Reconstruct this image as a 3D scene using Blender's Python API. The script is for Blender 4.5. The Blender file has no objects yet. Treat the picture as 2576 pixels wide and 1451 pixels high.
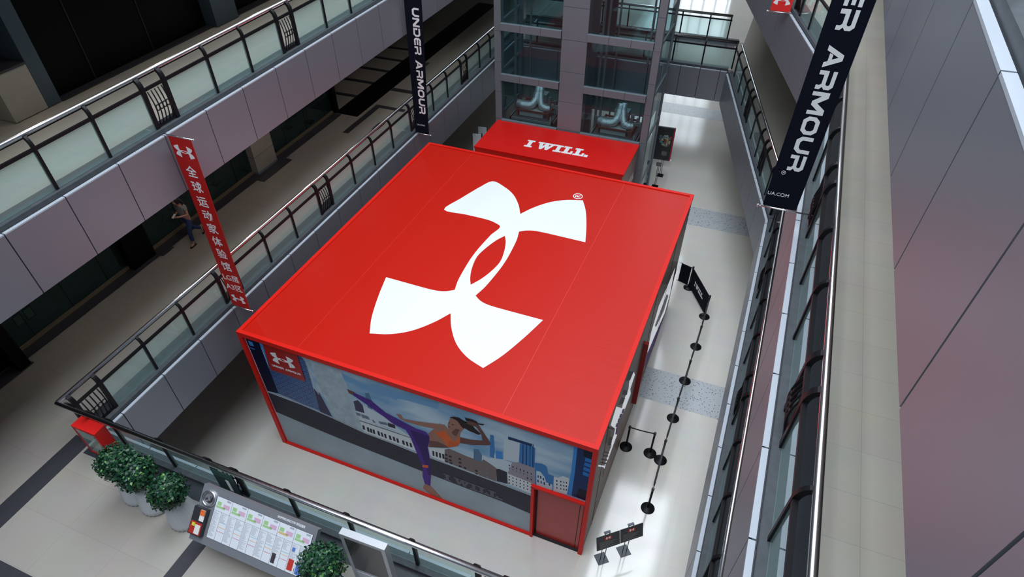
import bpy, bmesh, math, random
from mathutils import Vector, Matrix
random.seed(7)
SC = bpy.context.scene
COL = SC.collection
PI = math.pi

# ------------------------------------------------------------------ camera
cam_d = bpy.data.cameras.new('camera')
cam = bpy.data.objects.new('camera', cam_d); COL.objects.link(cam)
SC.camera = cam
yaw, pitch, roll = -0.40774426, 0.77953643, -0.02078477
cyw, syw, cp, sp = math.cos(yaw), math.sin(yaw), math.cos(pitch), math.sin(pitch)
fwd = Vector((syw*cp, cyw*cp, -sp)); rgt = Vector((cyw, -syw, 0)); upv = rgt.cross(fwd)
r2 = rgt*math.cos(roll) + upv*math.sin(roll); u2 = -rgt*math.sin(roll) + upv*math.cos(roll)
M = Matrix((r2, u2, -fwd)).transposed().to_4x4()
M.translation = Vector((11.134947, -8.336895, 16.404376))
cam.matrix_world = M
cam_d.sensor_fit = 'HORIZONTAL'; cam_d.sensor_width = 36
cam_d.lens = 36*1596.7303/2576
cam_d.shift_x = 32.5615/2576; cam_d.shift_y = 122.6553/2576
cam_d.clip_end = 300; cam_d.clip_start = 0.05

# ------------------------------------------------------------------ world and daylight
SC.view_settings.view_transform = 'Standard'
SC.view_settings.look = 'None'
SC.view_settings.gamma = 1
SC.view_settings.use_curve_mapping = False
SC.view_settings.exposure = 0.0
wd = bpy.data.worlds.new('sky'); SC.world = wd; wd.use_nodes = True
bg = wd.node_tree.nodes['Background']
bg.inputs[0].default_value = (0.62, 0.74, 1.0, 1); bg.inputs[1].default_value = 0.12

def daylight(name, x0, x1, y0, y1, z, power, col=(0.86, 0.93, 1.0)):
    d = bpy.data.lights.new(name, 'AREA'); d.shape = 'RECTANGLE'
    d.size = x1-x0; d.size_y = y1-y0; d.energy = power; d.color = col
    o = bpy.data.objects.new(name, d); COL.objects.link(o)
    o.location = ((x0+x1)/2, (y0+y1)/2, z)
    return o
daylight('skylight_daylight', 1.1, 12.8, -16.0, 21.0, 27.6, 9900)
daylight('front_fill_daylight', -6.0, 2.4, -16.0, -5.0, 27.6, 1300)  # added fill lamp, brightens the front left railing and walkway
daylight('far_skylight_daylight', 1.0, 9.0, 25.5, 58.0, 27.6, 4000)

# ------------------------------------------------------------------ materials
MT = {}
def mat(name, col, rough=0.5, metal=0.0, spec=0.5, coat=0.0, emis=None, estr=0.0, noise=None, bump=None, sheen=0):
    if name in MT: return MT[name]
    m = bpy.data.materials.new(name); m.use_nodes = True
    nt = m.node_tree; b = nt.nodes['Principled BSDF']
    b.inputs['Base Color'].default_value = (*col, 1)
    b.inputs['Roughness'].default_value = rough
    b.inputs['Metallic'].default_value = metal
    b.inputs['Specular IOR Level'].default_value = spec
    b.inputs['Coat Weight'].default_value = coat
    b.inputs['Coat Roughness'].default_value = 0.08
    if emis:
        b.inputs['Emission Color'].default_value = (*emis, 1); b.inputs['Emission Strength'].default_value = estr
    if noise:   # (scale, amount)
        tc = nt.nodes.new('ShaderNodeTexCoord'); n = nt.nodes.new('ShaderNodeTexNoise')
        n.inputs['Scale'].default_value = noise[0]; n.inputs['Detail'].default_value = 4
        nt.links.new(tc.outputs['Object'], n.inputs['Vector'])
        mx = nt.nodes.new('ShaderNodeMix'); mx.data_type = 'RGBA'
        k = noise[1]
        mx.inputs[6].default_value = tuple(max(0, c*(1-k)) for c in col)+(1,)
        mx.inputs[7].default_value = tuple(min(1, c*(1+k)) for c in col)+(1,)
        nt.links.new(n.outputs['Fac'], mx.inputs[0]); nt.links.new(mx.outputs[2], b.inputs['Base Color'])
    if bump:    # (scale, strength, distance)
        tc = nt.nodes.new('ShaderNodeTexCoord'); n = nt.nodes.new('ShaderNodeTexNoise')
        n.inputs['Scale'].default_value = bump[0]; n.inputs['Detail'].default_value = 3
        nt.links.new(tc.outputs['Object'], n.inputs['Vector'])
        bp = nt.nodes.new('ShaderNodeBump'); bp.inputs['Strength'].default_value = bump[1]; bp.inputs['Distance'].default_value = bump[2]
        nt.links.new(n.outputs['Fac'], bp.inputs['Height']); nt.links.new(bp.outputs['Normal'], b.inputs['Normal'])
    MT[name] = m
    return m

def tile_mat(name, c1, c2, grout, w, h, ox, oy, rough, spec=0.5, mort=0.004):
    m = bpy.data.materials.new(name); m.use_nodes = True; nt = m.node_tree; b = nt.nodes['Principled BSDF']
    tc = nt.nodes.new('ShaderNodeTexCoord'); mp = nt.nodes.new('ShaderNodeMapping')
    mp.inputs['Location'].default_value = (-ox, -oy, 0)
    br = nt.nodes.new('ShaderNodeTexBrick'); br.offset = 0.0; br.squash = 1.0
    br.inputs['Color1'].default_value = (*c1, 1); br.inputs['Color2'].default_value = (*c2, 1); br.inputs['Mortar'].default_value = (*grout, 1)
    br.inputs['Scale'].default_value = 1; br.inputs['Mortar Size'].default_value = mort; br.inputs['Mortar Smooth'].default_value = 0
    br.inputs['Bias'].default_value = 0; br.inputs['Brick Width'].default_value = w; br.inputs['Row Height'].default_value = h
    nt.links.new(tc.outputs['Object'], mp.inputs['Vector']); nt.links.new(mp.outputs[0], br.inputs['Vector'])
    n = nt.nodes.new('ShaderNodeTexNoise'); n.inputs['Scale'].default_value = 1.3; n.inputs['Detail'].default_value = 5
    nt.links.new(tc.outputs['Object'], n.inputs['Vector'])
    mx = nt.nodes.new('ShaderNodeMix'); mx.data_type = 'RGBA'; mx.blend_type = 'MULTIPLY'; mx.inputs[0].default_value = 0.16
    nt.links.new(br.outputs['Color'], mx.inputs[6]); nt.links.new(n.outputs['Color'], mx.inputs[7])
    nt.links.new(mx.outputs[2], b.inputs['Base Color'])
    b.inputs['Roughness'].default_value = rough; b.inputs['Specular IOR Level'].default_value = spec
    bp = nt.nodes.new('ShaderNodeBump'); bp.inputs['Strength'].default_value = 0.05; bp.inputs['Distance'].default_value = 0.02
    n2 = nt.nodes.new('ShaderNodeTexNoise'); n2.inputs['Scale'].default_value = 0.9
    nt.links.new(tc.outputs['Object'], n2.inputs['Vector']); nt.links.new(n2.outputs['Fac'], bp.inputs['Height']); nt.links.new(bp.outputs['Normal'], b.inputs['Normal'])
    MT[name] = m; return m

def glass_mat(name, tint, refl=1.45, rough=0.02, milk=(.5,.7,.7,0)):
    m = bpy.data.materials.new(name); m.use_nodes = True; nt = m.node_tree
    for n in list(nt.nodes): nt.nodes.remove(n)
    out = nt.nodes.new('ShaderNodeOutputMaterial'); tr = nt.nodes.new('ShaderNodeBsdfTransparent'); gl = nt.nodes.new('ShaderNodeBsdfGlossy')
    df = nt.nodes.new('ShaderNodeBsdfDiffuse'); df.inputs[0].default_value = (*milk[:3], 1); m0 = nt.nodes.new('ShaderNodeMixShader'); m0.inputs[0].default_value = milk[3]
    nt.links.new(tr.outputs[0], m0.inputs[1]); nt.links.new(df.outputs[0], m0.inputs[2])
    tr.inputs[0].default_value = (*tint, 1); gl.inputs['Roughness'].default_value = rough; gl.inputs[0].default_value = (0.9, 0.95, 0.97, 1)
    fr = nt.nodes.new('ShaderNodeFresnel'); fr.inputs[0].default_value = refl
    mx = nt.nodes.new('ShaderNodeMixShader')
    ge = nt.nodes.new('ShaderNodeNewGeometry'); iv = nt.nodes.new('ShaderNodeMath'); iv.operation = 'SUBTRACT'; iv.inputs[0].default_value = 1
    ml = nt.nodes.new('ShaderNodeMath'); ml.operation = 'MULTIPLY'
    nt.links.new(ge.outputs['Backfacing'], iv.inputs[1]); nt.links.new(iv.outputs[0], ml.inputs[0]); nt.links.new(fr.outputs[0], ml.inputs[1])
    nt.links.new(ml.outputs[0], mx.inputs[0]); nt.links.new(m0.outputs[0], mx.inputs[1]); nt.links.new(gl.outputs[0], mx.inputs[2])
    nt.links.new(mx.outputs[0], out.inputs[0]); MT[name] = m; return m

def speckle_mat():
    m = bpy.data.materials.new('terrazzo'); m.use_nodes = True; nt = m.node_tree; b = nt.nodes['Principled BSDF']
    tc = nt.nodes.new('ShaderNodeTexCoord'); v = nt.nodes.new('ShaderNodeTexVoronoi'); v.inputs['Scale'].default_value = 13
    cr = nt.nodes.new('ShaderNodeValToRGB'); cr.color_ramp.elements[0].position = 0.22; cr.color_ramp.elements[1].position = 0.30
    cr.color_ramp.elements[0].color = (0.09, 0.10, 0.12, 1); cr.color_ramp.elements[1].color = (0.50, 0.53, 0.56, 1)
    n = nt.nodes.new('ShaderNodeTexNoise'); n.inputs['Scale'].default_value = 22
    add = nt.nodes.new('ShaderNodeMath'); add.operation = 'MULTIPLY_ADD'; add.inputs[1].default_value = 0.7; 
    nt.links.new(tc.outputs['Object'], v.inputs['Vector']); nt.links.new(tc.outputs['Object'], n.inputs['Vector'])
    sub = nt.nodes.new('ShaderNodeMath'); sub.operation = 'SUBTRACT'; sub.inputs[1].default_value = 0.42
    nt.links.new(n.outputs['Fac'], sub.inputs[0]); nt.links.new(sub.outputs[0], add.inputs[0]); nt.links.new(v.outputs['Distance'], add.inputs[2])
    nt.links.new(add.outputs[0], cr.inputs[0]); nt.links.new(cr.outputs[0], b.inputs['Base Color'])
    b.inputs['Roughness'].default_value = 0.2; MT['terrazzo'] = m; return m

FLG = tile_mat('tile_ground', (0.76, 0.735, 0.68), (0.74, 0.718, 0.665), (0.68, 0.66, 0.61), 1.0, 1.0, 9.9, 7.5, 0.10, 1.0)
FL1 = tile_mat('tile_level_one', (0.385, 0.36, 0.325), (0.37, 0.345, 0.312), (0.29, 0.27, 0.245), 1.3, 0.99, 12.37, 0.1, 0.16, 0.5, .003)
FL2 = tile_mat('tile_level_two', (0.56, 0.53, 0.465), (0.54, 0.51, 0.45), (0.42, 0.40, 0.355), 1.0, 0.66, 12.37, 0.07, 0.2, 0.5, .003)
speckle_mat()
GL = glass_mat('rail_glass', (0.88, 0.965, 0.96), 1.42, milk=(.58,.80,.78,.14))
GLE = glass_mat('shaft_glass', (0.68, 0.80, 0.82), 1.35, milk=(.3,.5,.55,.012))
GLS = glass_mat('shop_glass', (0.45, 0.58, 0.58), 1.4, milk=(.3,.5,.5,.04))
PANEL = mat('cladding', (0.235, 0.248, 0.285), 0.38, 0.42, 0.45)
CAPM = mat('skylit_cap', (.40,.44,.50), .4, 0.0, .5)  # lighter copy of the cladding: skylight on the top returns put into the colour
PANELT = mat('cladding_tower', (0.205, 0.235, 0.265), 0.42, 0.3, 0.35)
DARK = mat('dark_gap', (0.012, 0.012, 0.016), 0.7)
GRAN = mat('grey_curb', (0.062, 0.07, 0.08), 0.5, 0.0, .25, noise=(9, .35))
BLK = mat('black_metal', (0.008, 0.008, 0.010), 0.42, 0, 0.2)
STEEL = mat('polished_steel', (0.85, 0.85, 0.88), 0.24, 1.0)
RED = mat('red_vinyl', (0.62, 0.008, 0.004), 0.36, 0, 0.4)
REDT = mat('red_trim', (0.70, 0.012, 0.006), 0.5, 0, .25)
REDD = mat('red_door', (0.50, 0.018, 0.012), 0.38)
WHT = mat('white_print', (0.86, 0.88, 0.90), 0.45)
CLB = mat('black_fabric', (0.006, 0.008, 0.016), 0.8, 0, 0.08)
CEIL = mat('ceiling_white', (0.55, 0.54, 0.52), 0.8)

# ------------------------------------------------------------------ mesh helpers
class MB:
    def __init__(s): s.v = []; s.f = []; s.m = []; s.sm = []
    def quad(s, pts, mi=0, sm=False):
        n = len(s.v); s.v += [tuple(p) for p in pts]; s.f.append(tuple(range(n, n+len(pts)))); s.m.append(mi); s.sm.append(sm); return s
    def box(s, x0, x1, y0, y1, z0, z1, mi=0):
        n = len(s.v)
        s.v += [(x0,y0,z0),(x1,y0,z0),(x1,y1,z0),(x0,y1,z0),(x0,y0,z1),(x1,y0,z1),(x1,y1,z1),(x0,y1,z1)]
        for q in ((0,3,2,1),(4,5,6,7),(0,1,5,4),(1,2,6,5),(2,3,7,6),(3,0,4,7)):
            s.f.append(tuple(n+i for i in q)); s.m.append(mi); s.sm.append(False)
        return s
    def obox(s, o, a, b, c, mi=0):      # corner + three edge vectors
        o, a, b, c = Vector(o), Vector(a), Vector(b), Vector(c)
        n = len(s.v)
        for k in (o, o+a, o+a+b, o+b, o+c, o+a+c, o+a+b+c, o+b+c): s.v.append(tuple(k))
        for q in ((0,3,2,1),(4,5,6,7),(0,1,5,4),(1,2,6,5),(2,3,7,6),(3,0,4,7)):
            s.f.append(tuple(n+i for i in q)); s.m.append(mi); s.sm.append(False)
        return s
    def ext(s, poly, fn, d, mi=0):      # extrude 2-D polygon: fn(a,b)->3-D, d = extrusion vector
        P = [Vector(fn(*p)) for p in poly]; d = Vector(d); n = len(s.v); k = len(P)
        s.v += [tuple(p) for p in P] + [tuple(p+d) for p in P]
        s.f.append(tuple(range(n, n+k))[::-1]); s.f.append(tuple(range(n+k, n+2*k)))
        s.m += [mi, mi]; s.sm += [False, False]
        for i in range(k):
            j = (i+1) % k; s.f.append((n+i, n+j, n+k+j, n+k+i)); s.m.append(mi); s.sm.append(False)
        return s
    def tube(s, path, r, n=8, mi=0, closed=False, rs=None, smooth=True):
        P = [Vector(p) for p in path]; k = len(P); base = len(s.v); prev = None
        for i, p in enumerate(P):
            if closed: t = (P[(i+1) % k]-P[i-1])
            else: t = P[min(i+1, k-1)]-P[max(i-1, 0)]
            t.normalize()
            if prev is None:
                a = Vector((0,0,1)) if abs(t.z) < .9 else Vector((1,0,0))
                u = t.cross(a).normalized()
            else:
                u = prev - t*prev.dot(t)
                u = u.normalized() if u.length > 1e-6 else t.orthogonal().normalized()
            prev = u; w = t.cross(u); rr = rs[i] if rs else r
            for j in range(n):
                a = 2*PI*j/n; s.v.append(tuple(p+(u*math.cos(a)+w*math.sin(a))*rr))
        R = k if closed else k-1
        for i in range(R):
            for j in range(n):
                a = base+i*n+j; b = base+i*n+(j+1) % n; c = base+((i+1) % k)*n+(j+1) % n; d = base+((i+1) % k)*n+j
                s.f.append((a,b,c,d)); s.m.append(mi); s.sm.append(smooth)
        if not closed:
            s.f.append(tuple(base+j for j in range(n))[::-1]); s.f.append(tuple(base+(k-1)*n+j for j in range(n))); s.m += [mi,mi]; s.sm += [False,False]
        return s
    def lathe(s, prof, c=(0,0), n=24, mi=0, flute=0, fn=12, smooth=True):
        base = len(s.v); k = len(prof)
        for r, z in prof:
            for j in range(n):
                a = 2*PI*j/n; rr = r*(1+flute*math.cos(fn*a)); s.v.append((c[0]+rr*math.cos(a), c[1]+rr*math.sin(a), z))
        for i in range(k-1):
            for j in range(n):
                s.f.append((base+i*n+j, base+i*n+(j+1)%n, base+(i+1)*n+(j+1)%n, base+(i+1)*n+j)); s.m.append(mi); s.sm.append(smooth)
        s.f.append(tuple(base+j for j in range(n))[::-1]); s.f.append(tuple(base+(k-1)*n+j for j in range(n))); s.m += [mi,mi]; s.sm += [False,False]
        return s
    def sphere(s, c, r, n=12, mi=0, sc=(1,1,1)):
        base=len(s.v); h=n//2
        for i in range(1,h):
            for j in range(n):
                a=PI*i/h; b=2*PI*j/n
                s.v.append((c[0]+r*sc[0]*math.sin(a)*math.cos(b), c[1]+r*sc[1]*math.sin(a)*math.sin(b), c[2]+r*sc[2]*math.cos(a)))
        t=len(s.v); s.v.append((c[0],c[1],c[2]+r*sc[2])); s.v.append((c[0],c[1],c[2]-r*sc[2]))
        for i in range(h-2):
            for j in range(n):
                s.f.append((base+i*n+j, base+(i+1)*n+j, base+(i+1)*n+(j+1)%n, base+i*n+(j+1)%n)); s.m.append(mi); s.sm.append(True)
        for j in range(n):
            s.f.append((t, base+j, base+(j+1)%n)); s.f.append((t+1, base+(h-2)*n+(j+1)%n, base+(h-2)*n+j)); s.m+=[mi,mi]; s.sm+=[True,True]
        return s
    def build(s, name, mats, parent=None, fix=True):
        me = bpy.data.meshes.new(name)
        me.from_pydata(s.v, [], s.f)
        if not isinstance(mats, (list, tuple)): mats = [mats]
        for m in mats: me.materials.append(m)
        for p, mi, sm in zip(me.polygons, s.m, s.sm): p.material_index = mi; p.use_smooth = sm
        if fix:
            bm = bmesh.new(); bm.from_mesh(me); bmesh.ops.recalc_face_normals(bm, faces=bm.faces); bm.to_mesh(me); bm.free()
        me.update()
        o = bpy.data.objects.new(name, me); COL.objects.link(o)
        if parent: o.parent = parent
        return o

def thing(name, label, cat, loc=(0,0,0), rz=0, group=None):
    o = bpy.data.objects.new(name, None); COL.objects.link(o); o.location = loc; o.rotation_euler = (0,0,rz); o.empty_display_size = .2
    tag(o, label, cat, group); return o
def tag(o, label, cat, group=None, kind=None):
    o['label'] = label; o['category'] = cat
    if group: o['group'] = group
    if kind: o['kind'] = kind
    return o
def struct(name, mb, m, parent=None, fix=True):
    o = mb.build(name, m, parent, fix)
    if parent is None: o['kind'] = 'structure'
    return o
def copy_tree(o, parent=None):
    c = o.copy(); COL.objects.link(c); c.parent = parent
    for ch in [k for k in o.children]: copy_tree(ch, c)
    return c

# ------------------------------------------------------------------ lettering
def arc_pts(pts, corners, n=6):
    """closed outline with Catmull-Rom smoothing between corner indices"""
    out = []; k = len(pts)
    for i in range(k):
        p1, p2 = pts[i], pts[(i+1) % k]
        p0 = pts[i-1] if i not in corners else (2*p1[0]-p2[0], 2*p1[1]-p2[1])
        p3 = pts[(i+2) % k] if (i+1) % k not in corners else (2*p2[0]-p1[0], 2*p2[1]-p1[1])
        for j in range(n):
            t = j/n; a = []
            for d in (0, 1):
                a.append(.5*((2*p1[d])+(-p0[d]+p2[d])*t+(2*p0[d]-5*p1[d]+4*p2[d]-p3[d])*t*t+(-p0[d]+3*p1[d]-3*p2[d]+p3[d])*t**3))
            out.append(tuple(a))
    return out
Q = [(0,2.54),(.26,3.03),(.64,3.52),(1.1,3.85),(1.62,4.035),(1.9,3.46),(2.17,2.66),(2.39,1.86),(1.6,1.865),(.9,1.86),(.56,1.79),(.32,1.63),(.42,1.16),(.485,.45)]
# full outline of the emblem (long axis = second coordinate), starting at the top notch and going clockwise
_q1 = Q; _q4 = [(a, -b) for a, b in Q[::-1]]; _q3 = [(-a, -b) for a, b in Q[1:]]; _q2 = [(-a, b) for a, b in Q[::-1][:-1]]
EMB = _q1 + [(.5, 0)] + _q4 + _q3 + [(-.5, 0)] + _q2
_cr = {0,4,7,11}; nq = len(Q)
_c = set(_cr) | {nq+1+(nq-1-i) for i in _cr} | {2*nq+i for i in _cr if i > 0}
_b4 = 3*nq-1
_c |= {_b4+1+(nq-1-i) for i in _cr if i > 0}
EMB_O = [(b/8.08, -a/8.08) for a, b in arc_pts(EMB, _c, 4)]
_in = [(0,1.26),(.155,.95),(.29,.49),(.365,0),(.29,-.52),(.155,-.95),(0,-1.26),(-.155,-.95),(-.29,-.52),(-.365,0),(-.29,.49),(-.155,.95)]
EMB_I = [(b/8.08, -a/8.08) for a, b in arc_pts(_in, {0, 6}, 4)]

def curve_mesh(name, loops, fn, depth, m, parent):
    """filled flat shape with holes through a 2-D curve, mapped by fn(a,b,c)"""
    cu = bpy.data.curves.new(name, 'CURVE'); cu.dimensions = '2D'; cu.fill_mode = 'BOTH'; cu.extrude = depth/2
    for L in loops:
        s = cu.splines.new('POLY'); s.points.add(len(L)-1); s.use_cyclic_u = True
        for i, p in enumerate(L): s.points[i].co = (p[0], p[1], 0, 1)
    t = bpy.data.objects.new(name, cu); COL.objects.link(t); bpy.context.view_layer.update()
    me = bpy.data.meshes.new_from_object(t); bpy.data.objects.remove(t); me.name = name
    for v in me.vertices: v.co = Vector(fn(v.co.x, v.co.y, v.co.z))
    me.materials.clear(); me.materials.append(m)
    bm = bmesh.new(); bm.from_mesh(me); bmesh.ops.recalc_face_normals(bm, faces=bm.faces); bm.to_mesh(me); bm.free()
    o = bpy.data.objects.new(name, me); COL.objects.link(o); o.parent = parent
    return o
def frame_fn(o, a, b, sc=1.0, lift=0.0):
    """local 2-D frame: origin, unit right, unit up"""
    o, a, b = Vector(o), Vector(a).normalized(), Vector(b).normalized(); n = a.cross(b)
    return lambda x, y, z=0: o + a*(x*sc) + b*(y*sc) + n*(z+lift)
def emblem(parent, o, a, b, width, m=None, depth=.004, name='emblem'):
    fn = frame_fn(o, a, b, 1.0, depth/2)
    return curve_mesh(name, [[(x*width, y*width) for x, y in EMB_O], [(x*width, y*width) for x, y in EMB_I]], fn, depth, m or WHT, parent)
def text(parent, s, o, a, b, size, m, name='lettering', align='CENTER', bold=0.0, xs=1.0, depth=.003, shear=0.0, track=1.0, line=1.0):
    cu = bpy.data.curves.new(name, 'FONT'); cu.body = s; cu.size = size; cu.align_x = align; cu.align_y = 'CENTER'; cu.extrude = depth/2; cu.offset = bold*size
    cu.shear = shear; cu.space_character = track; cu.space_line = line; cu.resolution_u = 3
    t = bpy.data.objects.new(name, cu); COL.objects.link(t); bpy.context.view_layer.update()
    me = bpy.data.meshes.new_from_object(t); bpy.data.objects.remove(t)
    fn = frame_fn(o, a, b, 1.0, depth/2)
    for v in me.vertices: v.co = fn(v.co.x*xs, v.co.y, v.co.z)
    me.materials.clear(); me.materials.append(m); me.name = name
    ob = bpy.data.objects.new(name, me); COL.objects.link(ob); ob.parent = parent
    return ob
# wide square-shouldered capitals, unit height, drawn as polygons
T_ = .27
GLY = {
 'U': (1.25, [[(0,1),(T_,1),(T_,.40),(.42,T_),(.83,T_),(.98,.40),(.98,1),(1.25,1),(1.25,.30),(.98,0),(.27,0),(0,.30)]]),
 'N': (1.3, [[(0,0),(0,1),(.32,1),(1.03,.36),(1.03,1),(1.3,1),(1.3,0),(.98,0),(.27,.64),(.27,0)]]),
 'D': (1.25, [[(0,1),(.98,1),(1.25,.72),(1.25,.28),(.98,0),(.0,0),(.0,.24),(.85,.24),(.98,.38),(.98,.62),(.85,.76),(0,.76)],[(.0,.3),(.27,.3),(.27,.6),(0,.6)]]),
 'E': (1.12, [[(.25,1),(1.12,1),(1.12,.77),(.36,.77),(.27,.68),(.27,.32),(.36,.23),(1.12,.23),(1.12,0),(.25,0),(0,.25),(0,.75)],[(.27,.39),(1.05,.39),(1.05,.61),(.27,.61)]]),
 'R': (1.22, [[(0,1),(1.0,1),(1.22,.80),(1.22,.52),(1.05,.38),(1.22,.25),(1.22,0),(.95,0),(.95,.2),(.85,.3),(.27,.3),(.27,0),(0,0),(0,.53),(.87,.53),(.95,.6),(.95,.7),(.87,.77),(0,.77)]]),
 'A': (1.4, [[(0,0),(.52,1),(.88,1),(1.4,0),(1.08,0),(.98,.2),(.48,.2),(.56,.40),(.86,.40),(.70,.74),(.32,0)]]),
 'M': (1.55, [[(0,0),(0,1),(.36,1),(.775,.46),(1.19,1),(1.55,1),(1.55,0),(1.28,0),(1.28,.60),(.90,.12),(.65,.12),(.27,.60),(.27,0)]]),
 'O': (1.3, [[(.27,1),(1.03,1),(1.3,.72),(1.3,.28),(1.03,0),(.65,0),(.65,.24),(.90,.24),(1.03,.38),(1.03,.62),(.90,.76),(.40,.76),(.27,.62),(.27,.38),(.40,.24),(.65,.24),(.65,0),(.27,0),(0,.28),(0,.72)]]),
}
def wide_text(parent, s, o, a, b, h, length, m, name='lettering', lift=.002, depth=.003):
    """o = start at the baseline"""
    adv = 0; items = []
    for ch in s:
        if ch == ' ': adv += .75; continue
        w, P = GLY[ch]; items.append((adv, P)); adv += w+.17
    sx = length/(adv-.17); o, a, b = Vector(o), Vector(a).normalized(), Vector(b).normalized(); n = a.cross(b)
    mb = MB()
    for x, P in items:
        for poly in P: mb.ext(poly, lambda p, q: o+a*((x+p)*sx)+b*(q*h)+n*lift, n*depth)
    return mb.build(name, m, parent)
# slab-serif capitals
SLAB = {
 'I': (.95, [[(0,0),(.95,0),(.95,.2),(.7,.2),(.7,.8),(.95,.8),(.95,1),(0,1),(0,.8),(.25,.8),(.25,.2),(0,.2)]]),
 'L': (1.3, [[(0,0),(1.3,0),(1.3,.45),(1.02,.45),(1.02,.2),(.7,.2),(.7,.8),(.95,.8),(.95,1),(0,1),(0,.8),(.25,.8),(.25,.2),(0,.2)]]),
 'W': (2.1, [[(0,1),(.8,1),(.8,.8),(.62,.8),(.72,.45),(.93,.8),(.85,.8),(.85,1),(1.5,1),(1.5,.8),(1.38,.8),(1.46,.45),(1.64,.8),(1.5,.8),(1.5,1),(2.15,1),(2.15,.8),(2.0,.8),(1.5,0),(1.2,0),(1.05,.42),(.8,0),(.5,0),(.2,.8),(0,.8)]]),
 '.': (.42, [[(0,0),(.42,0),(.42,.3),(0,.3)]]),
}
def slab_text(parent, o, a, b, h, length, m, name='lettering', lift=.002, slant=.0, depth=.004):
    adv = 0; items = []
    for ch in 'I WILL.':
        if ch == ' ': adv += .35; continue
        w, P = SLAB[ch]; items.append((adv, P)); adv += w+.08
    sx = length/(adv-.08); o, a, b = Vector(o), Vector(a).normalized(), Vector(b).normalized(); n = a.cross(b)
    mb = MB()
    for x, P in items:
        for poly in P: mb.ext(poly, lambda p, q: o+a*((x+p)*sx+slant*q*h)+b*(q*h)+n*lift, n*depth)
    return mb.build(name, m, parent)

# ------------------------------------------------------------------ the building
XL, XR, YF = -0.52, 12.25, -3.74      # void edges (left fascia, right fascia, front fascia)
Z1, Z2, Z3 = 5.0, 10.0, 15.0
FH = 1.34                              # fascia height
KX, KY = 12.27, 10.1                   # kink of the right side
EX, EY = 9.5, 20.95                    # far right corner of the level-one void
DX = (EX-KX)/(EY-KY)
# ground floor with terrazzo strips
struct('floor', MB().box(-9, 22, -9, 61, -.3, 0), FLG)
mb = MB()
for y0, y1 in ((-4.3,-2.85),(6.02,7.47),(16.62,18.06),(27.2,28.5)): mb.box(-4, 16, y0, y1, .0005, .003)
struct('trim_1', mb, MT['terrazzo'])
# level slabs
def slab(z, polys, m, name='floor'):
    mb = MB()
    for P in polys: mb.ext([(x, y) for x, y in P], lambda a, b: (a, b, z-FH+.02), (0,0,FH-.02+.0))
    return struct(name, mb, [m])
REC = .25  # slab edge sits behind the cladding
slab(Z1-.02, [[(-9,-9),(XL-REC,-9),(XL-REC,60),(-9,60)], [(XL-REC,-9),(XR+REC,-9),(XR+REC,YF-REC),(XL-REC,YF-REC)],
          [(XR+REC,-9),(20,-9),(20,60),(EX+REC,60),(EX+REC,EY+REC),(KX+REC,KY),(XR+REC,KY)],
          [(-.5,21.45),(EX+REC,21.45),(EX+REC,24.9),(-.5,24.9)], [(1.0,18.45),(7.0,18.45),(7.0,21.45),(1.0,21.45)]], FL1, 'floor')
slab(Z2-.02, [[(-9,-9),(XL-REC,-9),(XL-REC,60),(-9,60)],
          [(XR+REC,-9),(20,-9),(20,60),(9.0+REC,60),(9.0+REC,21.0+REC),(11.25+REC,13.2),(12.27+REC,9.6),(XR+REC,9.6)],
          [(1.0,18.45),(7.0,18.45),(7.0,24.9),(1.0,24.9)]], FL2, 'floor')
slab(Z3-.02, [[(-9,-9),(XL-REC,-9),(XL-REC,60),(-9,60)], [(XR+REC,-9),(20,-9),(20,60),(XR+REC,60)]], FL2, 'floor')
# roof with two skylights
mb = MB()
for x0, x1, y0, y1 in ((-9,1.0,-4.5,61),(-9,-6.2,-16,-4.5),(12.9,20,-16,61),(1.0,12.8,21.2,25.2),(1.0,12.8,59,61)): mb.box(x0, x1, y0, y1, 27.7, 28)
struct('ceiling', mb, CEIL)
mb = MB()
for x in [-6.08+1.18*i for i in range(17)]: mb.box(x-.04, x+.04, -16, 59 if x > 1 else -4.5, 27.2, 27.35)
for y in [-16+2.3*i for i in range(33)]: mb.box(1, 12.8, y-.05, y+.05, 27.15, 27.3)
struct('window_1', mb, mat('skylight_frame', (.35,.36,.38), .5, .5))
# far end wall, side walls behind the shops
struct('wall_back', MB().box(-9, -4, 60, 60.3, 0, 28).box(6.2, 20, 60, 60.3, 0, 28).box(-4,6.2,60,60.3,0,3).box(-4,6.2,60,60.3,21,28), mat('far_wall', (.30,.30,.30), .6))
wf = struct('window_2', MB().box(-4,6.2,60.1,60.15,3,21), mat('far_daylight', (.8,.9,1), .5, emis=(.82,.92,1.0), estr=3.2))
mb = MB()
for i in range(10): mb.box(-4+1.1*i,-3.9+1.1*i,59.95,60.08,3,21)
for i in range(9): mb.box(-4,6.2,59.95,60.08,3+2.2*i,3.12+2.2*i)
mb.build('window_frame', MT['dark_gap'], wf)
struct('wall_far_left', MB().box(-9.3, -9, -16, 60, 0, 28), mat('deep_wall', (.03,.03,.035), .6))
struct('wall_far_right', MB().box(20, 20.3, -16, 60, 0, 28), MT['far_wall'])

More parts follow.
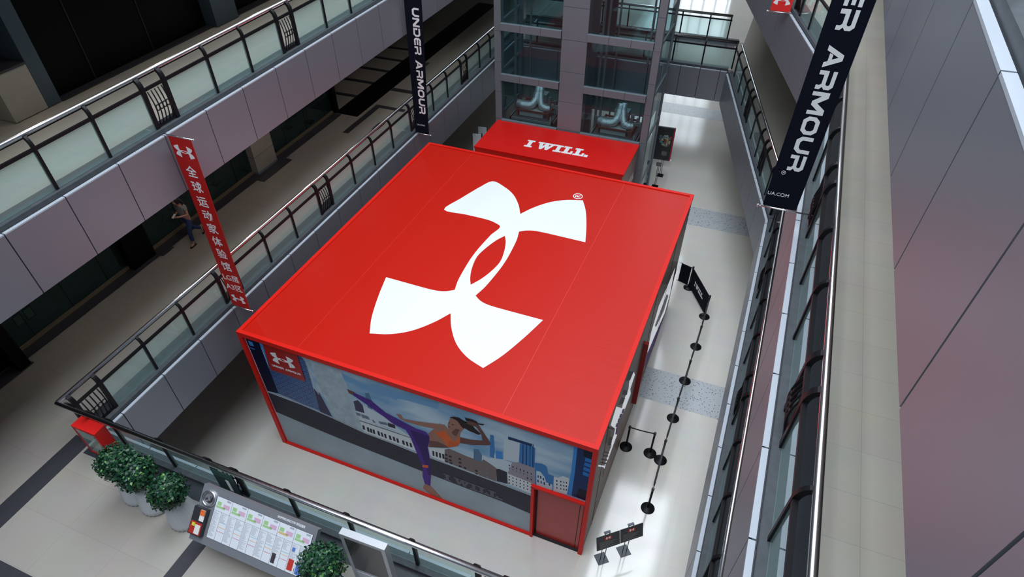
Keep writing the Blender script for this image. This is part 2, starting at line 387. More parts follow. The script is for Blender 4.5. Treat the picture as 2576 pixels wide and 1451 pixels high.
def cladding(name, p0, p1, nout, ztop, joints, h=FH, m=PANEL):
    """panelled fascia from p0 to p1 (plan), outward normal nout, joint distances along the run"""
    p0, p1, n = Vector((*p0,0)), Vector((*p1,0)), Vector((*nout,0)).normalized(); d = p1-p0; L = d.length; d.normalize()
    js = [0]+sorted(j for j in joints if 0.05 < j < L-.05)+[L]
    mb = MB(); g = .011
    for a, b in zip(js[:-1], js[1:]):
        a2, b2 = a+(g if a > 0 else 0), b-(g if b < L else 0)
        mb.obox(p0+d*a2-n*.03+Vector((0,0,ztop-h)), d*(b2-a2), n*.03, (0,0,h))
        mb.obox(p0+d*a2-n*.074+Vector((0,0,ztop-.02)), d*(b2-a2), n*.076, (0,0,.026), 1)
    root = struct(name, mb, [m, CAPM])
    MB().obox(p0-n*.24+Vector((0,0,ztop-h+.01)), d*L, n*.205, (0,0,h-.06)).build('backing', DARK, root)
    return root
def curb(name, p0, p1, nout, z, w0=.09, w1=.33, h=.10):
    p0, p1, n = Vector((*p0,0)), Vector((*p1,0)), Vector((*nout,0)).normalized(); d = p1-p0
    mb = MB()
    mb.obox(p0-n*w1+Vector((0,0,z-.05)), d, n*(w1-w0), (0,0,h+.05-.0))
    mb.obox(p0-n*w0+Vector((0,0,z-.05)), d, n*.012, (0,0,.035))
    o = struct(name, mb, GRAN)
    MB().obox(p0-n*(w1+.34)+Vector((0,0,z-.019)), d, n*.34, (0,0,.012)).build('border', mat('dark_border', (.04,.045,.055), .3, noise=(30,.3)), o)
    return o
MODP = 1.2888
def js(off, y0, y1): 
    k0 = math.ceil((y0-off)/MODP); return [off+MODP*k-y0 for k in range(k0, int((y1-off)/MODP)+1)]
cladding('wall_left', (XL,YF), (XL,24.9), (1,0), Z1, js(-1.977, YF, 24.9))
cladding('wall_left', (-.463,-9), (-.463,41), (1,0), Z2, js(-3.229, -9, 41))
cladding('wall_left', (-.463,-9), (-.463,41), (1,0), Z3, js(-3.229, -9, 41))
cladding('wall_right', (XR,YF), (KX,KY), (-1,0), Z1, js(3.474, YF, KY))
dv = Vector((EX-KX, EY-KY)); dl = dv.length; nr = (-dv.y/dl, dv.x/dl)
cladding('wall_right', (KX,KY), (EX,EY), nr, Z1, [1.25*i for i in range(1, 9)])
cladding('wall_right', (XR,-9), (12.27,9.6), (-1,0), Z2, js(-1.664, -9, 9.6))
d2 = Vector((9.0-12.27, 21.0-9.6)); l2 = d2.length; n2 = (-d2.y/l2, d2.x/l2)
cladding('wall_right', (12.27,9.6), (9.0,21.0), n2, Z2, [1.29*i+.75 for i in range(0, 10)])
cladding('wall_right', (12.277,-9), (12.277,41), (-1,0), Z3, js(-4.200, -9, 41))
cladding('wall_front', (XL,YF), (XR,YF), (0,1), Z1, [MODP*i for i in range(1, 10)])
cladding('wall_back', (EX,21.15), (-.2,21.15), (0,-1), Z1, [.28+.86*i for i in range(0, 12)])
cladding('wall_back', (7.1,18.3), (.9,18.3), (0,-1), 6.0, [.55+1.3*i for i in range(0, 5)], h=1.3)
struct('trim_14', MB().box(.95,7.05,18.12,18.26,4.55,4.68), mat('pale_ledge', (.5,.55,.56), .5))
cladding('wall_back', (7.1,18.3), (.9,18.3), (0,-1), Z2, [.28+.86*i for i in range(0, 8)])
cladding('wall_far', (EX,25.05), (-.5,25.05), (0,1), Z1, [.9*i for i in range(1, 11)])
curb('trim_2', (XL,YF), (XL,24.9), (1,0), Z1)
curb('trim_3', (-.463,-9), (-.463,41), (1,0), Z2)
curb('trim_4', (XR,YF), (KX,KY), (-1,0), Z1)
curb('trim_5', (KX,KY), (EX,EY), nr, Z1)
curb('trim_6', (XR,-9), (12.27,9.6), (-1,0), Z2)
curb('trim_7', (12.27,9.6), (9.0,21.0), n2, Z2)
curb('trim_8', (12.277,-9), (12.277,41), (-1,0), Z3)
curb('trim_9', (XL,YF), (XR,YF), (0,1), Z1)
curb('trim_10', (EX,21.15), (-.2,21.15), (0,-1), Z1)
curb('trim_11', (EX,25.05), (-.5,25.05), (0,1), Z1)

# ------------------------------------------------------------------ railings
ARC = [(0,.0),(0,.90)]+[(-.135*(1-math.cos(a*PI/16)), .93+.215*math.sin(a*PI/16)) for a in range(0, 9)]   # inward offset (negative), height
def post_mesh(w, base=.08):
    """local frame: x = along the run, y = towards the walkway"""
    mb = MB(); t = .034; P = [Vector((0, -a, z)) for a, z in ARC]; P[0].z = base; k = len(P); b0 = 0
    for i, p in enumerate(P):
        d = (P[min(i+1,k-1)]-P[max(i-1,0)]).normalized(); q = Vector((0, d.z, -d.y))*t
        if i == k-1: q *= .7
        for x, sg in ((-w/2,-1),(w/2,-1),(w/2,1),(-w/2,1)): mb.v.append(tuple(p+q*sg+Vector((x,0,0))))
    for i in range(k-1):
        for a in range(4):
            b = (a+1) % 4; mb.f.append((4*i+a, 4*i+b, 4*i+4+b, 4*i+4+a)); mb.m.append(0); mb.sm.append(False)
    mb.f += [(3,2,1,0), tuple(4*(k-1)+a for a in range(4))]; mb.m += [0,0]; mb.sm += [False,False]
    return mb.build('post', BLK)
_P = {}
def proto(kind, fn):
    if kind not in _P:
        o = fn(); o['_p'] = 1; _P[kind] = o.data; bpy.data.objects.remove(o)
    return _P[kind]
def inst(name, me, parent, loc, rz=0):
    o = bpy.data.objects.new(name, me); COL.objects.link(o); o.parent = parent; o.location = loc; o.rotation_euler = (0,0,rz); return o
def rods_mesh():
    mb = MB()
    for k in range(5):
        x = -.2+.1*k
        mb.tube([(x+.0, -.0-.07*math.sin(PI*t/8), .16+.70*t/8) for t in range(9)], .014, 6)
    return mb.build('rods', BLK)
def rings_mesh():
    mb = MB()
    for k in range(4):
        cx = -.15+.1*k
        mb.tube([(cx+.048*math.cos(a*PI/6), -.07, .52+.06*math.sin(a*PI/6)) for a in range(12)], .013, 6, closed=True)
    return mb.build('rings', BLK)
def railing(label, p0, p1, nin, z, posts, doubles, ends=(True, True), glass=True, rail_ext=(0, 0)):
    """p0-p1: line of the posts in plan, nin: towards the walkway"""
    p0v, p1v, n = Vector((*p0, z)), Vector((*p1, z)), Vector((*nin, 0)).normalized()
    d = p1v-p0v; L = d.length; d.normalize()
    # local frame so that +y is the walkway side
    rz = math.atan2(d.y, d.x); flip = 1
    if Vector((-d.y, d.x, 0)).dot(n) < 0: rz += PI; flip = -1
    root = thing('railing', label, 'railing', tuple(p0v), rz, 'steel and glass railings around the void')
    X = lambda s: flip*s
    MB().tube([(X(-rail_ext[0]), .135, 1.165), (X(L+rail_ext[1]), .135, 1.165)], .046, 14).build('handrail', STEEL, root)
    a, b = sorted((X(0), X(L)))
    MB().box(a, b, -.028, .028, .895, .95).build('mid_rail', BLK, root)
    MB().box(a, b, .12, .15, 1.10, 1.12).build('rail_strip', BLK, root)
    ps = sorted(posts+[q for ab in doubles for q in ab])
    dset = [q for ab in doubles for q in ab]
    for s in ps:
        wide = s in dset
        me = proto('pw' if wide else 'pn', lambda: post_mesh(.095 if wide else .058))
        inst('post', me, root, (X(s), 0, 0))
    for s0, s1 in zip(ps[:-1], ps[1:]):
        isd = any(abs(s0-q0) < .01 and abs(s1-q1) < .01 for q0, q1 in doubles)
        m_ = (s0+s1)/2; w = s1-s0
        if isd:
            o = inst('ornament', proto('rods', rods_mesh), root, (X(m_), 0, 0)); o.scale = (w/.62, 1, 1)
            inst('ring_chain', proto('rings', rings_mesh), o, (0, 0, 0))
            aa, bb = sorted((X(s0), X(s1))); MB().box(aa, bb, -.02, .02, .13, .16).build('bottom_bar', BLK, root)
        elif glass:
            aa, bb = sorted((X(s0+.03), X(s1-.03)))
            MB().box(aa, bb, -.006, .006, .11, .895).build('glass_panel', GL, root)
    return root
PX = .22
R_ = lambda l, y0: [v-y0 for v in l]
D_ = lambda l, y0: [(a-y0, b-y0) for a, b in l]
y0 = -3.92
railing('long railing on the left side of level one, behind the red pavilion', (XL-PX,y0), (XL-PX,21.0), (-1,0), Z1,
        R_([-1.93,-.64,2.6,3.88,7.18,8.5,9.8,13.05,14.35,17.6,18.8,20.1], y0), D_([(-3.86,-3.21),(.67,1.28),(5.21,5.83),(11.2,11.8),(15.7,16.3)], y0), rail_ext=(.16,0))
railing('long railing on the left side of level two, with polished handrail', (-.66,-9), (-.66,40), (-1,0), Z2,
        R_([-6.4,-5.1,-1.89,-.61,2.62,3.9,7.18,8.46,11.7,13.0,16.2,17.5,20.7,22,25,26.5], -9), D_([(-3.8,-3.2),(.7,1.3),(5.2,5.82),(9.75,10.35),(14.3,14.9),(18.8,19.4),(23.3,23.9)], -9))
x0 = XL-PX
railing('front railing of level one, beside the planters and the mall directory', (x0,YF-.21), (XR+.22,YF-.21), (0,-1), Z1,
        [v-x0 for v in (.38,1.72,4.84,6.15,7.5,10.0,11.2)], [(-.70-x0,-.15-x0),(2.96-x0,3.6-x0),(8.75-x0,9.3-x0)], rail_ext=(.14,0))
railing('level one railing on the right, running straight beside the lower fascia', (XR+.2,y0), (KX+.18,9.95), (1,0), Z1,
        R_([-2.3,-1.0,.29,3.53,4.83,8.02,9.35], y0), D_([(1.57,2.2),(6.12,6.73)], y0))
def along(p0, p1, s): return (p0[0]+(p1[0]-p0[0])*s, p0[1]+(p1[1]-p0[1])*s)
railing('angled level one railing running to the far corner behind the black banner', (KX+.18,9.95), (EX+.22,EY+.2), (.97,.25), Z1,
        [.35,1.5,4.0,5.3,8.1,9.3,10.9], [(2.7,3.2),(6.6,7.2)])
railing('far railing of level one, crossing behind the lift tower', (EX+.2,21.37), (.0,21.37), (0,1), Z1, [.05,1.35,2.65,3.95,5.25,6.55,7.85,9.1], [])
railing('most distant level one railing, overlooking the second bright void', (EX-.5,24.85), (.0,24.85), (0,-1), Z1, [.05,1.0,2.3,3.6,4.9,6.2,7.5], [])
railing('level two railing on the right, nearest the camera beside the beige walkway', (12.45,-9), (12.47,9.5), (1,0), Z2,
        R_([-8.8,-5.6,-4.24,-.98,.3,3.5,4.8,8.0,9.3], -9), D_([(-2.93,-2.34),(-7.4,-6.8),(1.6,2.2),(6.1,6.7)], -9))
railing('angled level two railing at the top, by the small red flag', (12.47,9.5), (9.22,21.0), (.96,.27), Z2, [.9,2.2,5.1,6.4,9.6,11.0], [(3.3,3.9),(7.7,8.3)])
railing('level three railing at the upper right corner above the metal panels', (12.477,-9), (12.477,12), (1,0), Z3, R_([-8.5,-5.6,-4.2,-1,.3,3.5,4.8,8,9.3,11.5], -9), D_([(-2.93,-2.34),(1.6,2.2),(6.1,6.7)], -9))

# ------------------------------------------------------------------ left galleries: shop fronts, columns
SLATE = mat('slate_column', (.055,.085,.11), .35)
BEIGE = mat('beige_stone', (.42,.39,.33), .35, noise=(2.5,.12))
BLKF = mat('black_front', (.002,.002,.003), .4, 0, .12)
STRIP = mat('dark_granite', (.045,.045,.055), .3, noise=(30,.3))
# level two
mb = MB().box(-4.5,-4.3,1.2,6.4,Z2,Z3-FH).box(-4.5,-4.3,7.3,26,Z2,Z3-FH).box(-4.5,-4.3,-9,-6,Z2,Z3-FH)
w = struct('wall_shop_front', mb, BLKF)
MB().box(-4.28,-4.02,1.15,6.4,Z2,Z2+.012).box(-4.28,-3.98,7.3,26,Z2,Z2+.012).build('threshold', STRIP, w)
mb = MB()
for y in (2.35,4.3): mb.box(-4.3,-4.28,y,y+.03,Z2,Z3-FH)
mb.build('frame', mat('faint_frame', (.022,.025,.03), .5, 0, .2), w)
bd = MB().lathe([(.0,0),(.12,0),(.12,.02),(0,.02)],(0,0),16).build('round_badge', mat('brass', (.5,.4,.1), .3, 1), w)
bd.location = (-4.29,3.05,12.1); bd.rotation_euler = (0,PI/2,0)
c = MB().box(-4.75,-4.05,.76,1.12,Z2,Z3-FH).build('column', SLATE); tag(c, 'slate blue column beside the pale counter on the upper left gallery', 'column')
c = MB().box(-4.75,-3.88,6.38,7.32,Z2,Z3-FH).build('column', SLATE); tag(c, 'slate blue column past the black shop front at the top edge', 'column')
t = thing('marble_counter', 'low pale marble counter left of the slate column, upper left gallery', 'counter', (-4.4,.33,Z2))
MB().box(-.35,.35,-.42,.42,.0,1.0).build('body', BEIGE, t); MB().box(-.37,.37,-.43,.43,1.0,1.05).build('top', STRIP, t)
t = thing('poster_column', 'dark column with a reddish floral poster, upper left corner', 'display', (-4.6,1.35,Z2))
MB().box(-.1,.1,-.15,.15,0,3.6).build('panel', mat('poster_red_floral', (.16,.07,.08), .5, noise=(14,.9)), t)
MB().box(.1,.12,-.13,.13,1.2,3.3).build('pale_strip', mat('pale_strip', (.22,.25,.25), .5), t)
t = thing('tube_chair', 'black chair with a bent chrome tube frame behind the pale counter', 'chair', (-5.2,-.35,Z2))
MB().box(-.25,.25,-.25,.25,.42,.50).build('seat', BLK, t); MB().box(-.28,-.22,-.25,.25,.55,1.0).build('backrest', BLK, t)
MB().tube([(-.25,-.27,1.02),(.1,-.27,.95),(.28,-.27,.7),(.27,-.27,.1),(.2,-.27,.02),(-.25,-.27,.02)],.014,8).tube([(-.25,.27,1.02),(.1,.27,.95),(.28,.27,.7),(.27,.27,.1),(.2,.27,.02),(-.25,.27,.02)],.014,8).build('frame', STEEL, t)
# level one
w = struct('wall_shop_front', MB().box(-4.6,-4.35,-9,-3.2,Z1,Z2-FH).box(-4.9,-4.29,.9,1.73,Z1,Z2-FH).box(-7.2,-4.4,11.65,11.85,Z1,Z2-FH).box(-7.2,-7.0,11.85,41,Z1,Z2-FH).box(-4.6,-3.9,-3.2,-2.9,Z1,Z2-FH), BLKF)
MB().box(-4.5,-4.15,-2.9,11.6,Z1,Z1+.01).box(-4.3,-3.85,6.3,7.9,Z1,Z1+.011).box(-4.3,-3.88,-3.9,-2.85,Z1,Z1+.011).box(-4.3,-4.05,1.73,2.2,Z1,Z1+.012).build('threshold', STRIP, w)
MB().box(-4.62,-4.5,1.75,11.6,Z1,Z1+.10).box(-4.62,-4.5,-2.9,.9,Z1,Z1+.10).build('sill', mat('tan_sill', (.20,.16,.10), .4), w)
mb = MB()
for y in (-2.2,-1.0,.2,3.1,4.5,5.8,8.6,9.9,11.1): mb.box(-4.57,-4.55,y,y+.02,Z1+.1,Z2-FH)
mb.build('frame', BLK, w)
MB().box(-4.565,-4.555,-2.9,.9,Z1+.1,Z2-FH).box(-4.565,-4.555,1.75,11.6,Z1+.1,Z2-FH).build('pane', GLS, w)
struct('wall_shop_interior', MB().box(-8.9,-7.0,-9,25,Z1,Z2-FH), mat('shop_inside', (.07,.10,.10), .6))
c = thing('column', 'square beige stone column with a grey base on the left level one walkway', 'column', (-4.62,7.12,Z1))
MB().box(-.33,.33,-.52,.52,.09,3.6).build('shaft', BEIGE, c)
MB().box(-.332,.332,-.522,.522,.62,.632).box(-.332,.332,-.522,.522,1.35,1.362).build('joint', mat('joint', (.1,.09,.08), .6), c)
MB().box(-.34,.34,-.53,.53,0,.09).build('base', mat('base_grey', (.20,.24,.27), .35), c)
# floor inlays of level one
mb = MB()
def rib(x0, x1, y0, y1, z): mb.box(x0, x1, y0, y1, z+.0004, z+.004)
rib(-3.3,-3.05,10.37,12.95,Z1-.02); rib(-3.05,-1.93,12.72,12.95,Z1-.02); rib(-3.45,-2.4,14.33,14.62,Z1-.02); rib(-2.4,-2.13,11.0,11.6,Z1-.02); rib(-3.45,-3.2,17.1,17.58,Z1-.02)
for y in (13.2,14.6,15.93,17.2,18.5): rib(-6.3,-4.5,y,y+.22,Z1-.02)
rib(-1.07,-.60,-9,-4.1,Z1-.02); rib(3.16,3.48,-9,-5.0,Z1-.02)
rib(-.1,3.0,-9,-6.85,Z1-.02)
rib(.5,9.4,23.9,24.75,Z1-.02)
struct('trim_12', mb, STRIP)
struct('trim_13', MB().box(-4.5,-3.46,11.7,26,Z1-.0196,Z1-.015), mat('black_floor_band', (.003,.003,.004), .5, 0, .1))
# things in the level one shops
def small(name, label, cat, mb, m, loc, group=None, rz=0):
    o = mb.build(name, m); o.location = loc; o.rotation_euler = (0,0,rz); return tag(o, label, cat, group)
FR = mat('notice_yellow', (.42,.42,.22), .5)
for i, (y, l) in enumerate(((-2.22,'yellowish framed notice leaning in the shop window, lower of the pair'),(-1.92,'yellowish framed notice leaning in the shop window, upper of the pair'))):
    t = thing('framed_notice', l, 'notice', (-4.75,y,Z1+.42), 0, 'framed notices in the window')
    MB().box(-.01,.01,-.12,.12,0,.34).build('frame', BLK, t); MB().box(.01,.014,-.09,.09,.03,.31).build('paper', FR, t)
SHO = mat('shop_red', (.30,.05,.02), .5)
def shoe_mb():
    m = MB(); m.ext([(-.13,0),(.13,0),(.13,.03),(.06,.06),(0,.11),(-.12,.12)], lambda a, b: (-.035, a, b), (.07,0,0)); return m
for i, (y, m_, l) in enumerate(((8.15,BLK,'dark shoe on the window sill nearest the beige column'),(8.75,SHO,'red shoe on the tan window sill beyond the beige column'),(9.75,BLK,'black shoe on the tan sill, farthest along the shop window'))):
    small('display_shoe', l, 'shoe', shoe_mb(), m_, (-4.68,y,Z1+.0), 'shoes in the shop window')
for i, (x, y) in enumerate(((-5.2,3.4),(-5.5,3.9),(-5.3,5.6),(-5.0,10.6),(-5.5,9.9))):
    t = thing('display_stand', ['low black display stand inside the shop, left of the banner','second black display stand inside the shop by the banner','black display stand inside the shop before the beige column','black display stand at the far end of the shop window','black flat display table in the shop beyond the beige column'][i], 'display stand', (x,y,Z1-.02), 0, 'display stands inside the shop')
    MB().box(-.16,.16,-.16,.16,0,.04).build('base', BLK, t); MB().tube([(0,0,.03),(0,0,.9)],.02,8).build('pole', BLK, t)
    MB().box(-.14,.14,-.18,.18,.9,.93).build('shelf', mat('shelf_grey', (.10,.12,.12), .5), t)

# ------------------------------------------------------------------ ceiling downlights and added fill spots
DL = mat('lamp_glow', (1,.8,.5), .5, emis=(1,.72,.38), estr=60)
for i, (x, y, z, l) in enumerate(((12.95,22.3,8.64,'small warm downlight in the soffit over the right end of level one'),(10.2,31.8,8.64,'small warm downlight in the far soffit, middle one'),
        (9.1,39.3,8.64,'small warm downlight in the far soffit, most distant'),(3.3,32.3,8.64,'small warm downlight in the far soffit behind the right lift'),(-1.9,32.3,8.64,'small warm downlight in the far soffit behind the left lift'))):
    t = thing('downlight', l, 'ceiling light', (x,y,z+.02), 0, 'downlights under level two')
    MB().lathe([(.09,-.03),(.09,0),(.05,0),(.05,-.03)],(0,0),16).build('ring', STEEL, t)
    MB().lathe([(.05,-.025),(.05,-.015)],(0,0),12).build('lamp', DL, t)
def fill_downlight(label, x, y, z, e, group):  # added fill: unseen fittings with spots that brighten the left gallery floors
    t = thing('downlight', label, 'ceiling light', (x,y,z), 0, group)
    MB().lathe([(.09,-.03),(.09,0),(.05,0),(.05,-.03)],(0,0),16).build('ring', STEEL, t)
    MB().lathe([(.05,-.025),(.05,-.015)],(0,0),12).build('lamp', DL, t)
    ld = bpy.data.lights.new('fill_spot', 'SPOT'); ld.energy = e; ld.color = (1,.95,.88); ld.spot_size = 2.4; ld.spot_blend = .9; ld.shadow_soft_size = .12
    lo = bpy.data.objects.new('fill_spot', ld); COL.objects.link(lo); lo.parent = t; lo.location = (0,0,-.06)
for y, l in zip((-1.5,2.2,6.0,9.8,13.6,17.4), ('near end','person','beige column','display stands','black banner','far end')):
    fill_downlight('added fill downlight over the lower left walkway, at the '+l, -2.4, y, 8.66, 50, 'added fill lights over the left walkway')
for y, l in zip((-2.5,1.5,5.5,9.5,13.5), ('marble counter','first slate column','black shop front','second slate column','far end')):
    fill_downlight('added fill downlight over the upper left gallery, at the '+l, -2.4, y, 13.66, 60, 'added fill lights over the upper left gallery')
mb = MB().box(-.5,10.5,31.2,33.4,Z2-FH,Z2-.02).box(-.5,10.5,38.7,40.6,Z2-FH,Z2-.02); struct('floor', mb, FL2)

# ------------------------------------------------------------------ red pavilion
W, Dp, H, BR = 9.871, 11.016, 4.892, -0.0076
pav = thing('pavilion', 'large bright red box pavilion with a huge white emblem on its roof', 'pavilion', (0,0,0), BR)
VIN = mat('roof_vinyl', (.52,.011,.004), .42, 0, .22, bump=(1.2,.12,.03))
def vinyl_nodes():
    nt = VIN.node_tree; b = nt.nodes['Principled BSDF']
    # wrinkles gather towards the right edge
    tc = nt.nodes.new('ShaderNodeTexCoord'); mp = nt.nodes.new('ShaderNodeMapping'); mp.inputs['Scale'].default_value = (.5, 2.0, 1); mp.inputs['Rotation'].default_value = (0,0,.25)
    n = nt.nodes.new('ShaderNodeTexNoise'); n.inputs['Scale'].default_value = 1.6; n.inputs['Detail'].default_value = 5; n.inputs['Distortion'].default_value = .6
    sx = nt.nodes.new('ShaderNodeSeparateXYZ'); mr = nt.nodes.new('ShaderNodeMapRange'); mr.inputs[1].default_value = 6.5; mr.inputs[2].default_value = 9.8; mr.inputs[3].default_value = .03; mr.inputs[4].default_value = .17
    nt.links.new(tc.outputs['Object'], mp.inputs[0]); nt.links.new(mp.outputs[0], n.inputs['Vector']); nt.links.new(tc.outputs['Object'], sx.inputs[0]); nt.links.new(sx.outputs[0], mr.inputs[0])
    bp = [k for k in nt.nodes if k.type == 'BUMP'][0]
    nt.links.new(n.outputs['Fac'], bp.inputs['Height']); nt.links.new(mr.outputs[0], bp.inputs['Strength']); bp.inputs['Distance'].default_value = .05
vinyl_nodes()
zr = H-.03
MB().box(.08,W-.08,.08,Dp-.08,zr-.05,zr).build('roof', VIN, pav)
for x in (1.85, 7.55): MB().box(x-.006,x+.006,.1,Dp-.1,zr,zr+.003).build('roof_seam', mat('seam', (.66,.03,.02), .4), pav)
mb = MB(); t_ = .115
mb.box(0,W,0,t_,H-.12,H).box(0,W,Dp-t_,Dp,H-.12,H).box(0,t_,t_,Dp-t_,H-.12,H).box(W-t_,W,t_,Dp-t_,H-.12,H)
mb.build('roof_trim', REDT, pav)
# left and back walls
MB().box(.02,.10,.1,Dp-.05,.0,H-.12).build('left_wall', REDD, pav)
MB().box(.05,W-.05,Dp-.1,Dp-.02,0,H-.12).build('back_wall', REDD, pav)
# right wall, printed boards
SIDE = mat('side_board', (.24,.155,.13), .40, 0, .2, noise=(.8,.25))
MB().box(W-.10,W-.02,.12,Dp-.05,0,H-.12).build('right_wall', SIDE, pav)
for y in (1.0,5.9,8.6): MB().box(W-.02,W-.012,y,y+.012,0,H-.14).build('board_joint', DARK, pav)
# front: posts, beams, mural, door
mb = MB().box(0,.145,0,.16,0,H-.12).box(W-.115,W,0,.16,0,H-.12).box(.145,W-.115,0,.14,H-.15,H-.12).box(.145,8.43,-.0,.12,0,.075)
mb.box(8.36,8.44,-.02,.16,0,2.53).box(8.36,W-.115,-.02,.14,2.49,2.56)
mb.build('front_frame', REDT, pav)
DOOR = mat('door_red', (.42,.022,.016), .4, noise=(3,.1))
dr = MB().box(8.5,9.72,.13,.17,.03,2.49).build('door', DOOR, pav)
MB().box(9.62,9.635,.12,.13,.05,2.48).build('door_seam', DARK, dr)
MB().box(8.44,W-.115,.16,.2,0,2.49).box(8.44,W-.115,.05,.2,0,.03).build('door_recess', DARK, pav)
MCOL = dict(sky=(.30,.46,.62), pave=(.36,.44,.49), cloud=(.17,.36,.60), navy=(.002,.006,.03), sky2=(.05,.27,.68), brick=None, roofp=(.06,.05,.10), concrete=(.42,.52,.58),
  tower=(.10,.20,.33), pale=(.58,.68,.75), cream=(.70,.74,.76), shade=(.16,.20,.26), dark=(.025,.02,.04), brown=(.20,.15,.15), blue=(.05,.21,.50), navy2=(.01,.035,.13), pink=(.34,.30,.35),
  win=(.02,.20,.60), band=(.030,.030,.048), edge=(.46,.52,.58), skin=(.36,.17,.125), skin2=(.15,.065,.055), hair=(.02,.01,.012), orange=(.72,.13,.03), orange2=(.62,.11,.02), purple=(.075,.018,.25), purple2=(.035,.008,.13), white=(.6,.62,.66), plaque=(.40,.005,.004), steel=(.3,.3,.3))
MM = {}
for k_, c_ in MCOL.items():
    if k_ == 'brick':
        m = bpy.data.materials.new('print_brick'); m.use_nodes = True; nt = m.node_tree; b = nt.nodes['Principled BSDF']
        tc = nt.nodes.new('ShaderNodeTexCoord'); sx = nt.nodes.new('ShaderNodeSeparateXYZ'); cx = nt.nodes.new('ShaderNodeCombineXYZ'); br = nt.nodes.new('ShaderNodeTexBrick')
        nt.links.new(tc.outputs['Object'], sx.inputs[0]); nt.links.new(sx.outputs[0], cx.inputs[0]); nt.links.new(sx.outputs[2], cx.inputs[1]); nt.links.new(cx.outputs[0], br.inputs['Vector'])
        br.inputs['Color1'].default_value = (.012,.03,.14,1); br.inputs['Color2'].default_value = (.02,.07,.25,1); br.inputs['Mortar'].default_value = (.06,.17,.40,1)
        br.inputs['Scale'].default_value = 1; br.inputs['Brick Width'].default_value = .2; br.inputs['Row Height'].default_value = .085; br.inputs['Mortar Size'].default_value = .012
        nt.links.new(br.outputs['Color'], b.inputs['Base Color']); b.inputs['Roughness'].default_value = .35; MM[k_] = m
    else: MM[k_] = mat('print_'+k_, c_, .45, 0, .12, noise=(1.1,.22) if k_ in ('sky','pave') else (5,.3) if k_ in ('concrete','band') else None)
nt = MM['sky'].node_tree; n = [k for k in nt.nodes if k.type == 'TEX_NOISE'][0]; mx = [k for k in nt.nodes if k.type == 'MIX'][0]
mp = nt.nodes.new('ShaderNodeMapping'); mp.inputs['Scale'].default_value = (.45, 1, 1.5); mp.inputs['Rotation'].default_value = (0,.25,0)
tc = [k for k in nt.nodes if k.type == 'TEX_COORD'][0]; nt.links.new(tc.outputs['Object'], mp.inputs[0]); nt.links.new(mp.outputs[0], n.inputs['Vector'])
rp = nt.nodes.new('ShaderNodeMapRange'); rp.inputs[1].default_value = .36; rp.inputs[2].default_value = .64; nt.links.new(n.outputs['Fac'], rp.inputs[0]); nt.links.new(rp.outputs[0], mx.inputs[0])
mx.inputs[6].default_value = (.17,.36,.58,1); mx.inputs[7].default_value = (.52,.66,.76,1)
